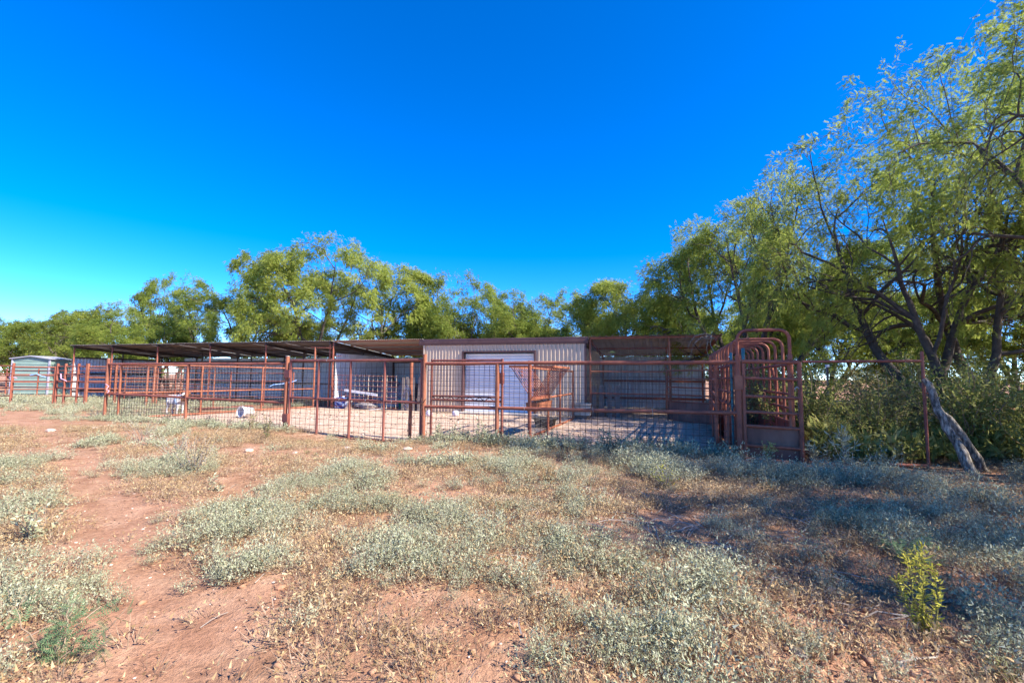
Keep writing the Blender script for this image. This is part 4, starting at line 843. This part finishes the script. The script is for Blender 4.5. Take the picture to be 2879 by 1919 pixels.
BR = [(5.9, 9.4, 0, .9, 'yellow-green bush just right of the chute gate'), (6.7, 8.6, 1, .85, 'slim-leaved bush behind the right wire fence middle'), (7.5, 9.3, 2, 1.0, 'olive bush behind the thin right post'),
      (8.3, 8.3, 0, 1.05, 'yellow-green bush behind the leaning logs'), (8.6, 7.0, 1, .95, 'slim-leaved bush right of the leaning logs'), (6.4, 11.2, 2, 1.1, 'olive bush behind the chute right side'),
      (7.6, 12.2, 0, 1.1, 'yellow-green bush deep behind the right wire fence'), (9.6, 9.9, 2, 1.2, 'olive bush under the big spreading mesquite'), (9.9, 7.9, 1, 1.2, 'tall slim-leaved bush at the right picture edge'),
      (8.0, 14.5, 0, 1.2, 'yellow-green bush behind the far end of the chute'), (7.9, 5.9, 1, .8, 'leafy bush at the foot of the right picture edge'), (10.6, 12.0, 0, 1.25, 'yellow-green bush at the back of the right thicket'),
      (12.0, 15.0, 2, 1.4, 'olive bush farthest back in the right thicket'), (11.6, 10.0, 1, 1.3, 'slim-leaved bush behind the right edge bushes'), (5.75, 8.25, 1, .55, 'low slim-leaved bush at the foot of the right wire fence')]
for k, (x, y, v, s, lab) in enumerate(BR):
    t = thing('bush', lab, 'bush', (x, y, gz(x, y)), k * 1.7, 'bushes of the right thicket'); t.scale = (s * 1.05, s * 1.05, s)
    link('stems', BU[v][0], t); link('foliage', BU[v][1], t)

# ------------------------------------------------------------------ weeds
def clump_template(seed, nst, nlf, rad, hgt, leaf, ls, up=.5):
    """one low plant: arching stems (triangles) and leaves"""
    rng = np.random.default_rng(seed); V = []; F3 = []; F4 = []; pos = []; dirs = []
    for s in range(nst):
        az = rng.uniform(0, 6.28); rr = rad * math.sqrt(rng.uniform(.03, 1)); h = hgt * rng.uniform(.5, 1.1) * (1 - .45 * (rr / rad) ** 2)
        b = np.array([math.cos(az), math.sin(az), 0]) * rr * .25; e = np.array([math.cos(az) * rr, math.sin(az) * rr, h]); o = len(V); w = .0028
        V += [b + [w, 0, -.02], b + [-w, 0, -.02], e]; F3.append((o, o + 1, o + 2))
        for k in range(nlf):
            f = rng.uniform(.25, 1.03); pos.append(b + (e - b) * f + rng.normal(0, .012, 3)); dirs.append(np.array([math.cos(az) * .3, math.sin(az) * .3, up]) + rng.normal(0, .6, 3))
    pos = np.array(pos); pos[:, 2] = np.maximum(pos[:, 2], .01); X, Y, Z = frames(np.array(dirs), rng, np.array([0, 0, .8]))
    lv, lf = scatter(*leaf, pos, X, Y, Z, ls * rng.uniform(.55, 1.25, len(pos)))
    return np.array(V), np.array(F3), lv, lf[0]
def dress(name, kind_label, cat, mats, tmpls, pos, yaw, sc, which, zs=None):
    """many plants as one ground-cover object: stems + leaves"""
    Vs = []; F = []; mi = []; off = 0; c, s_ = np.cos(yaw), np.sin(yaw); o1 = np.zeros_like(c)
    X = np.stack([c, s_, o1], 1); Y = np.stack([-s_, c, o1], 1); Z = np.stack([o1, o1, o1 + 1], 1)
    for k, (sv, sf, lv, lf) in enumerate(tmpls):
        q = which == k
        if not q.any(): continue
        for tv, tf, m in ((sv, sf, 0), (lv, lf, 1)):
            v, f = scatter(tv, [tf], pos[q], X[q], Y[q], Z[q], sc[q]); Vs.append(v); F.append(f[0] + off); mi.append(m); off += len(v)
    o = link(name, np_mesh(name, np.concatenate(Vs), F, mats, midx=mi)); return tag(o, kind_label, cat, None, 'stuff')
ov2 = (np.array([(0, 0, 0), (.5, .24, .06), (1, 0, 0), (.5, -.24, .06)]), [np.array([(0, 1, 2, 3)])])
T_hi = [clump_template(200 + i, 30, 11, .16, .20, tri_l, .0185) for i in range(6)]
T_mid = [clump_template(220 + i, 20, 7, .18, .18, tri_l, .030) for i in range(4)]
T_dry = [clump_template(240 + i, 20, 2, .19, .13, tri_l, .024, .2) for i in range(4)]
rng = np.random.default_rng(99)
def spread_pts(n, y0, y1, xs=1.22, xo=.6, back=1.0):
    y = y0 + (y1 - y0) * rng.uniform(0, 1, n) ** back; x = rng.uniform(-1, 1, n) * (y * xs + xo); return x, y
def keep_front(x, y):
    v = .3483 * x + .9374 * y - 8.88; u = .877 * x - .48 * y + 16.9; w = .944 * x - .329 * y - 1.12
    return ~((v > .12) & (u > -.2) & (w < .1)) & ~((v > -.3) & (w > -.2) & (w < 1.1))
def density(x, y):
    pd = path_d(x, y); n = fbm(x * .75, y * .75, 41, 3); n2 = fbm(x * .25 + 3, y * .25, 44, 2)
    n3 = vnoise(x * 2.6 + 9, y * 2.6, 47)
    d = sstep(.375, .52, n * .62 + n2 * .25 + n3 * .16) * sstep(.26, .48, pd + (n - .4) * .35)
    bare = np.exp(-((x - 1.9) / .8) ** 2 - ((y - 3.6) / 1.2) ** 2) * .75 + np.exp(-((x + .4) / 1.6) ** 2 - ((y - 6.2) / 1.3) ** 2) * .55 + np.exp(-((x + 3.2) / 1.6) ** 2 - ((y - 9.0) / .8) ** 2) * .9
    return np.clip(d * (1 - bare), 0, 1)
def cover(name, label, n, y0, y1, mats, tm, smin, smax, filt, mound=0, **k):
    x, y = spread_pts(n, y0, y1, **k); q = keep_front(x, y) & (rng.uniform(0, 1, n) < filt(x, y)); x, y = x[q], y[q]; sc = rng.uniform(smin, smax, len(x))
    if mound:      # plants stand in mounds, tallest in the middle of each
        rad = rng.uniform(.05, .30, len(x)) * sc; num = np.maximum(1, rng.poisson(mound * (rad / .22) ** 2)); i = np.repeat(np.arange(len(x)), num); rr_ = np.sqrt(rng.uniform(0, 1, len(i))); a = rng.uniform(0, 6.28, len(i)); st = rng.uniform(.6, 1.6, len(x))[i]
        x, y, sc = x[i] + np.cos(a) * rr_ * rad[i] * st, y[i] + np.sin(a) * rr_ * rad[i] / st, sc[i] * (1.12 - .5 * rr_) * rng.uniform(.8, 1.15, len(i))
        q = keep_front(x, y); x, y, sc = x[q], y[q], sc[q]
    pos = np.stack([x, y, ground_h(x, y) - .004], 1); m = len(x)
    return dress(name, label, 'weeds', mats, tm, pos, rng.uniform(0, 6.28, m), sc, rng.integers(0, len(tm), m))
teal = lambda x, y: sstep(.8, 2.6, x) * sstep(3.8, 5.2, y)
open_soil = lambda x, y: 1 - .9 * np.exp(-((x - 2.2) / 1.2) ** 2 - ((y - 4.5) / 1.0) ** 2) - .7 * np.exp(-((x - 1.6) / 1.0) ** 2 - ((y - 7.0) / .5) ** 2)
cover('silver_weeds', 'low silver-green weeds matting the near foreground', 1800, 1.6, 7.5, [M['stem'], M['sage']], T_hi, .6, 1.5, lambda x, y: density(x, y) * (1 - teal(x, y)) * open_soil(x, y), mound=3.2, back=.62)
cover('silver_weeds', 'silver-green weeds matting the ground farther along the footpath', 2300, 7.0, 23, [M['stem'], M['sage']], T_mid, .7, 1.5, lambda x, y: density(x, y) * (1 - teal(x, y)) * .9, mound=3.0, back=.8)
cover('teal_weeds', 'blue-green weeds in the shade before the chute', 560, 4.0, 9.5, [M['stem'], M['sage_teal']], T_hi, .8, 2.1, lambda x, y: teal(x, y) * np.clip(density(x, y) * .8 + .15, 0, 1) * open_soil(x, y), mound=3.0)
cover('dry_weeds', 'dry brown weeds between the silver clumps', 20000, 1.6, 12, [M['stem'], M['straw']], T_dry, .6, 1.3, lambda x, y: np.clip(.85 * sstep(.24, .45, path_d(x, y)) * sstep(.22, .5, fbm(x * 1.2, y * 1.2, 61, 2)) + .05, 0, 1), back=.65)
cover('olive_weeds', 'small olive-green weeds scattered over the foreground', 1500, 1.6, 13, [M['stem'], M['olive']], T_mid, .35, .8, lambda x, y: .7 * sstep(.3, .7, path_d(x, y)) * sstep(.4, .6, fbm(x * .9 + 7, y * .9, 63, 2)), back=.65)
# weeds along the foot of the fences and under the brush
k = rng.uniform(0, 1, 420); s = rng.normal(-.12, .14, 420); x = FP.x + (FQ.x - FP.x) * k + s * .35; y = FP.y + (FQ.y - FP.y) * k + s * .94
q = ~((x > -5.6) & (x < -2.1)); x, y = x[q], y[q]; m = len(x)
dress('fence_foot_weeds', 'weeds along the foot of the front fence', 'weeds', [M['stem'], M['sage']], T_mid, np.stack([x, y, ground_h(x, y)], 1), rng.uniform(0, 6.28, m), np.where(x > -1.5, 1.35, 1) * rng.uniform(.6, 1.5, m), rng.integers(0, 4, m))
k = 1500; x = rng.uniform(5.3, 13, k); y = rng.uniform(7.6, 16, k); v = .3483 * x + .9374 * y - 8.88; q = (v > .1) & (.944 * x - .329 * y - 1.12 > 1.2); x, y = x[q], y[q]; m = len(x)
T_grass = [clump_template(260 + i, 22, 3, .22, .45, tri_l, .14, .9) for i in range(3)]
dress('thicket_grass', 'tall dry yellow-green grass under the right thicket', 'grass', [M['straw'], M['leaf_brush']], T_grass, np.stack([x, y, ground_h(x, y)], 1), rng.uniform(0, 6.28, m), rng.uniform(.7, 1.5, m), rng.integers(0, 3, m))
k = 1100; x = rng.uniform(-30, -12, k); y = rng.uniform(14.5, 27, k); q = (path_d(x, y) > .6) & (.877 * x - .48 * y + 16.9 < -.3) & (x > -y * 1.25) & (.292 * x + .956 * y < 16.2); x, y = x[q], y[q]; m = len(x)
dress('corral_weeds', 'grey-green weeds grown up inside the left corral', 'weeds', [M['stem'], M['sage']], T_mid, np.stack([x, y, ground_h(x, y)], 1), rng.uniform(0, 6.28, m), rng.uniform(1.0, 2.0, m), rng.integers(0, 4, m))

n = 46000; x, y = spread_pts(n, 1.6, 11, back=.6); q = keep_front(x, y) & (rng.uniform(0, 1, n) < .12 + .88 * sstep(.25, .8, path_d(x, y)) * sstep(.2, .5, fbm(x * 1.3, y * 1.3, 71, 2))); x, y = x[q], y[q]; n = len(x)
fl = (np.array([(0, 0, 0), (.5, .16, .12), (1, 0, .05), (.55, -.16, -.02)]), [np.array([(0, 1, 2, 3)])])
X, Y, Z = frames(rng.normal(0, 1, (n, 3)) * [1, 1, .35], rng, np.array([0, 0, .8])); v1, f1 = scatter(*fl, np.stack([x, y, ground_h(x, y) + .004], 1), X, Y, Z, rng.uniform(.008, .034, n))
M['litter'] = leafmat('dead_leaf_litter', (.055, .035, .022), (.20, .125, .07), (.46, .37, .26), .05)
tag(link('leaf_litter', np_mesh('leaf_litter', v1, f1, M['litter'])), 'dead brown leaf litter over the red soil', 'litter', None, 'stuff')
# litter: dry twigs, clods, pebbles
def twigs(n, x, y, lo, hi, w):
    z = ground_h(x, y); a = rng.uniform(0, 6.28, n); L = rng.uniform(lo, hi, n); V = np.zeros((n, 8, 3)); b = rng.normal(0, .45, (n, 3)); px, py = x.copy(), y.copy(); ww = w * rng.uniform(.6, 1.4, n)
    for k in range(4):
        zz = ground_h(px, py) + ww + .006 + (.015 * (k in (1, 2)))
        V[:, 2 * k] = np.stack([px - np.sin(a) * ww, py + np.cos(a) * ww, zz], 1); V[:, 2 * k + 1] = np.stack([px + np.sin(a) * ww, py - np.cos(a) * ww, zz + ww], 1)
        px = px + np.cos(a) * L / 3; py = py + np.sin(a) * L / 3
        if k < 3: a = a + b[:, k]
    f = np.array([(0, 1, 3, 2), (2, 3, 5, 4), (4, 5, 7, 6)]); F = (f[None] + (np.arange(n) * 8)[:, None, None]).reshape(-1, 4); return V.reshape(-1, 3), F
n = 2600; x, y = spread_pts(n, 1.7, 10, back=.65); q = keep_front(x, y) & (path_d(x, y) > .4) & (rng.uniform(0, 1, n) < .25 + .75 * np.exp(-((x - 2) / 1.5) ** 2 - ((y - 4.3) / 1.6) ** 2)); x, y = x[q], y[q]
v1, f1 = twigs(len(x), x, y, .05, .22, .0022); tag(link('twig_litter', np_mesh('twig_litter', v1, [f1], M['twig'])), 'fine dry twigs littering the ground', 'twigs', None, 'stuff')
n = 620; x = rng.normal(2.1, 1.2, n); y = rng.normal(4.4, 1.2, n); q = y > 1.8; x, y = x[q], y[q]
v1, f1 = twigs(len(x), x, y, .15, .45, .0034); tag(link('stick_litter', np_mesh('stick_litter', v1, [f1], M['twig'])), 'bleached curved sticks littering the shaded ground on the right', 'twigs', None, 'stuff')
def lump(seed, amp=.35):
    r_ = np.random.default_rng(seed); ph = (1 + 5 ** .5) / 2
    v = np.array([(-1, ph, 0), (1, ph, 0), (-1, -ph, 0), (1, -ph, 0), (0, -1, ph), (0, 1, ph), (0, -1, -ph), (0, 1, -ph), (ph, 0, -1), (ph, 0, 1), (-ph, 0, -1), (-ph, 0, 1)]) / 1.9
    f = np.array([(0, 11, 5), (0, 5, 1), (0, 1, 7), (0, 7, 10), (0, 10, 11), (1, 5, 9), (5, 11, 4), (11, 10, 2), (10, 7, 6), (7, 1, 8), (3, 9, 4), (3, 4, 2), (3, 2, 6), (3, 6, 8), (3, 8, 9), (4, 9, 5), (2, 4, 11), (6, 2, 10), (8, 6, 7), (9, 8, 1)])
    return v * (1 + r_.normal(0, amp * .75, (12, 1))) * [1, .8, .6] + r_.normal(0, .08, (12, 3)), f
def lumps(name, label, cat, x, y, lo, hi, m, pw=2.5):
    n = len(x); a = rng.uniform(0, 6.28, n); sc = lo + (hi - lo) * rng.uniform(0, 1, n) ** pw; z = ground_h(x, y) + sc * .15; o1 = np.zeros(n); Vs = []; F = []; off = 0; wh = rng.integers(0, 6, n)
    X = np.stack([np.cos(a), np.sin(a), o1], 1); Y = np.stack([-np.sin(a), np.cos(a), o1], 1); Z = np.stack([o1, o1, o1 + 1], 1)
    for k in range(6):
        q = wh == k; tv, tf = lump(500 + k); v, f = scatter(tv, [tf], np.stack([x, y, z], 1)[q], X[q], Y[q], Z[q], sc[q]); Vs.append(v); F.append(f[0] + off); off += len(v)
    return tag(link(name, np_mesh(name, np.concatenate(Vs), F, m)), label, cat, None, 'stuff')
n = 1700; x = np.concatenate([rng.normal(1.6, .9, n), rng.uniform(-4, 5, 500)]); y = np.concatenate([rng.normal(2.7, .55, n), rng.uniform(1.7, 7, 500)]); q = (y > 1.6); lumps('soil_clods', 'crumbly reddish soil clods in the right foreground', 'soil', x[q], y[q], .006, .034, M['clod'], 3)
x, y = spread_pts(2600, 1.6, 14, back=.7); lumps('pebbles', 'small pale pebbles scattered over the red soil', 'pebbles', x, y, .004, .016, M['stone'], 2)
x = rng.uniform(-8, 4, 900); y = rng.uniform(9.5, 17.5, 900); q = pen_mask(x, y) > .6; lumps('yard_gravel', 'pale gravel and crumbs on the bare yard', 'gravel', x[q], y[q], .01, .05, M['stone'], 3)

n = 420; x, y = spread_pts(n, 1.7, 9, back=.7); lumps('droppings', 'small dark goat droppings scattered on the soil', 'droppings', x + rng.normal(0, .05, n), y + rng.normal(0, .05, n), .004, .013, M['manure'], 1.5)
x = rng.uniform(-9, 4, 500); y = rng.uniform(9.8, 18, 500); q = pen_mask(x, y) > .7; lumps('yard_droppings', 'dark droppings and crumbs on the bare yard', 'droppings', x[q], y[q], .012, .04, M['manure'], 2)
# single stones
STONES = [(-11.2, 11.2, .20, 'flat pale stone beside the footpath, the left of two'), (-10.45, 11.55, .17, 'pale stone beside the footpath, the right of two'), (-8.1, 10.4, .08, 'small stone in the weeds before the front fence left end'),
          (-4.74, 8.36, .13, 'flat tan stone left of the long gate'), (-2.7, 5.26, .09, 'pale oblong stone on bare soil left of centre'), (-3.16, 8.94, .16, 'reddish angular stone in front of the long gate'), (-3.40, 9.85, .12, 'dark stone block under the long gate'),
          (-1.98, 8.83, .17, 'white stone at the foot of the latch post'), (-3.87, 8.29, .08, 'small white stone before the long gate'), (-1.24, 4.15, .05, 'small white stone in the centre foreground'), (-1.50, 3.1, .06, 'round brown stone in the lower foreground'),
          (1.34, 3.23, .08, 'grey stone among dry sticks, the left of the right-hand pair'), (2.14, 3.1, .12, 'pale angular stone among dry sticks on the right'), (2.95, 2.76, .12, 'flat grey stone at the right edge'), (1.45, 2.4, .08, 'pinkish stone among clods at the lower right'), (1.0, 2.81, .07, 'brown stone by the clods right of centre'), (-3.48, 6.47, .05, 'small white pebble-stone left of the dry shrub'), (-6.3, 10.9, .07, 'small pale stone by the fence foot left of the gate post')]
for i, (x, y, s, lab) in enumerate(STONES):
    v = blob(s * .6, s * .42, s * .26, 20 + i, 6, .3); o = v.build('stone', M['clod'] if i in (6, 15, 10) else M['greystone'] if i in (11, 12, 13, 14) else M['stone'], None, (x, y, gz(x, y) - s * .06), (0, 0, i * 1.3)); tag(o, lab, 'stone')
for i, (x, y, s, lab) in enumerate(((-1.98, 3.25, .07, 'dark dry dung lump at the footpath edge, nearest'), (-1.77, 3.42, .06, 'dark dry dung lump beside silver weeds, middle'), (-2.30, 3.55, .05, 'single dark dung lump on the bare path'), (-1.62, 3.62, .06, 'dark dry dung lump farthest from the path'))):
    o = blob(s * .6, s * .5, s * .4, 60 + i, 6, .35).build('dung', M['manure'], None, (x, y, gz(x, y) - .005)); tag(o, lab, 'dung')

# single plants that stand out
def stalk_plant(name, label, cat, x, y, H, nst, spread, leaf_m, stem_m, leaf, ls, nl, seed, dirz=.4, low=.15, flower=None):
    r_ = np.random.default_rng(seed); paths = []; pos = []; dirs = []; tipz = []
    for s in range(nst):
        az = r_.uniform(0, 6.28); n = 7; sp = spread * r_.uniform(.1, 1); h = H * r_.uniform(.6, 1.0); P = [np.array([r_.normal(0, .02), r_.normal(0, .02), -.03])]; d = np.array([math.cos(az) * sp, math.sin(az) * sp, h]) / n
        for i in range(n): P.append(P[-1] + d + r_.normal(0, .012, 3))
        P = np.array(P); paths.append((P, .0055 * (1 - .6 * np.linspace(0, 1, n + 1)))); tipz.append(P[-1])
        f = r_.uniform(low, 1.02, nl) * n; i = np.clip(f.astype(int), 0, n - 1); fr = (f - i)[:, None]; pos.append(P[i] * (1 - fr) + P[i + 1] * fr + r_.normal(0, .008, (nl, 3))); dirs.append(r_.normal(0, .75, (nl, 3)) * [1, 1, .4] + [0, 0, dirz])
    t = thing(name, label, cat, (x, y, gz(x, y))); wv, wf = tubes_np(paths, [4] * nst); link('stems', np_mesh('stems', wv, [wf], stem_m, True), t)
    if nl:
        pos = np.concatenate(pos); dirs = np.concatenate(dirs); X, Y, Z = frames(dirs, r_); v, f = scatter(*leaf, pos, X, Y, Z, ls * r_.uniform(.6, 1.3, len(pos))); link('foliage', np_mesh('foliage', v, f, leaf_m), t)
    if flower:
        fp = np.concatenate([np.array(tipz)[r_.integers(0, nst, 40)] + r_.normal(0, .025, (40, 3))]); X, Y, Z = frames(r_.normal(0, 1, (40, 3)), r_); v, f = scatter(*oval, fp, X, Y, Z, .025 * r_.uniform(.7, 1.2, 40)); link('flower_heads', np_mesh('flower_heads', v, f, flower), t)['kind'] = 'stuff'
    return t
fr_t = frond(7, 1.0, .05, .2, .6)
stalk_plant('yellow_plant', 'yellowing tall weed standing alone at the lower right', 'plant', 2.29, 2.62, .54, 5, .15, M['yellow'], M['olive'], slim, .036, 130, 1, .5, .12, M['yellow'])
stalk_plant('feathery_plant', 'blue-green feathery seedling in the bottom left corner', 'plant', -2.2, 2.3, .26, 9, .32, M['fern'], M['stem'], fr_t, .08, 12, 2, .3)
stalk_plant('feathery_plant', 'small bright feathery seedling among the teal weeds on the right', 'plant', 3.0, 3.55, .22, 8, .2, M['fern'], M['stem'], fr_t, .08, 10, 12, .3)
stalk_plant('dry_shrub', 'straw-yellow dry forked weed left of centre', 'plant', -4.47, 6.55, .62, 22, .42, M['straw'], M['twig'], oval, .03, 26, 3)
stalk_plant('dry_shrub', 'pale grey dry weed behind the straw-yellow one', 'plant', -5.5, 7.6, .5, 24, .4, M['sage'], M['twig'], oval, .03, 22, 4)
stalk_plant('dry_shrub', 'bare bleached thin weed before the left fence bay', 'plant', -7.6, 9.5, .6, 14, .4, M['straw'], M['twig'], slim, .03, 6, 5)
stalk_plant('dry_shrub', 'pale dry brush against the fence wire right of the divider', 'plant', 2.7, 8.75, .42, 40, .36, M['straw'], M['twig'], oval, .018, 26, 6)
stalk_plant('thistle', 'tall pale thistle-like weed beside the chute gate foot', 'plant', 5.15, 7.1, .75, 9, .3, M['sage_teal'], M['wirelight'], slim, .10, 20, 7)
stalk_plant('thistle', 'leafy blue-green weed at the right foot of the chute gate', 'plant', 5.0, 7.55, .45, 8, .2, M['sage_teal'], M['stem'], slim, .08, 24, 8)
stalk_plant('ferny_weed', 'bright green ferny weed before the chute gate plate', 'plant', 4.25, 7.65, .40, 6, .18, M['fern'], M['stem'], slim, .06, 34, 9)
stalk_plant('leafy_weed', 'green leafy weed at the left gate post foot', 'plant', -5.35, 10.1, .55, 9, .25, M['olive'], M['stem'], oval, .05, 20, 10)
stalk_plant('leafy_weed', 'tall green weed left of the gate post before the wire', 'plant', -6.3, 11.1, .62, 8, .3, M['olive'], M['stem'], oval, .045, 20, 11)
stalk_plant('leafy_weed', 'upright grey-green weed by the latch post, leftmost of the row', 'plant', -1.6, 9.75, .50, 6, .12, M['sage'], M['stem'], oval, .05, 24, 13)
stalk_plant('leafy_weed', 'upright grey-green weed by the latch post, second of the row', 'plant', -1.15, 9.6, .48, 5, .12, M['sage'], M['stem'], oval, .05, 24, 14)
stalk_plant('leafy_weed', 'upright grey-green weed before the small inner gate', 'plant', -.62, 9.35, .58, 6, .13, M['sage'], M['stem'], oval, .05, 24, 15)
stalk_plant('leafy_weed', 'tall blue-green weed before the wire right of the divider', 'plant', 1.75, 8.65, .62, 6, .16, M['sage_teal'], M['stem'], oval, .055, 24, 16)
stalk_plant('dry_shrub', 'straw tuft in front of the silver weeds at centre right', 'plant', .5, 6.1, .34, 26, .16, M['straw'], M['straw'].copy(), slim, .03, 8, 17)
stalk_plant('dry_shrub', 'yellowish dry tuft in the shade before the chute', 'plant', 1.95, 5.9, .34, 18, .22, M['yellow'], M['twig'], oval, .025, 16, 18)
stalk_plant('sage_clump', 'tall pale silver weed at the left edge by the path', 'plant', -3.95, 3.9, .34, 14, .22, M['sage'], M['stem'], oval, .04, 24, 19)
stalk_plant('sage_clump', 'small silver-leaved plant in bare soil left of centre', 'plant', -3.55, 5.65, .2, 8, .1, M['sage_teal'], M['stem'], oval, .04, 16, 20)
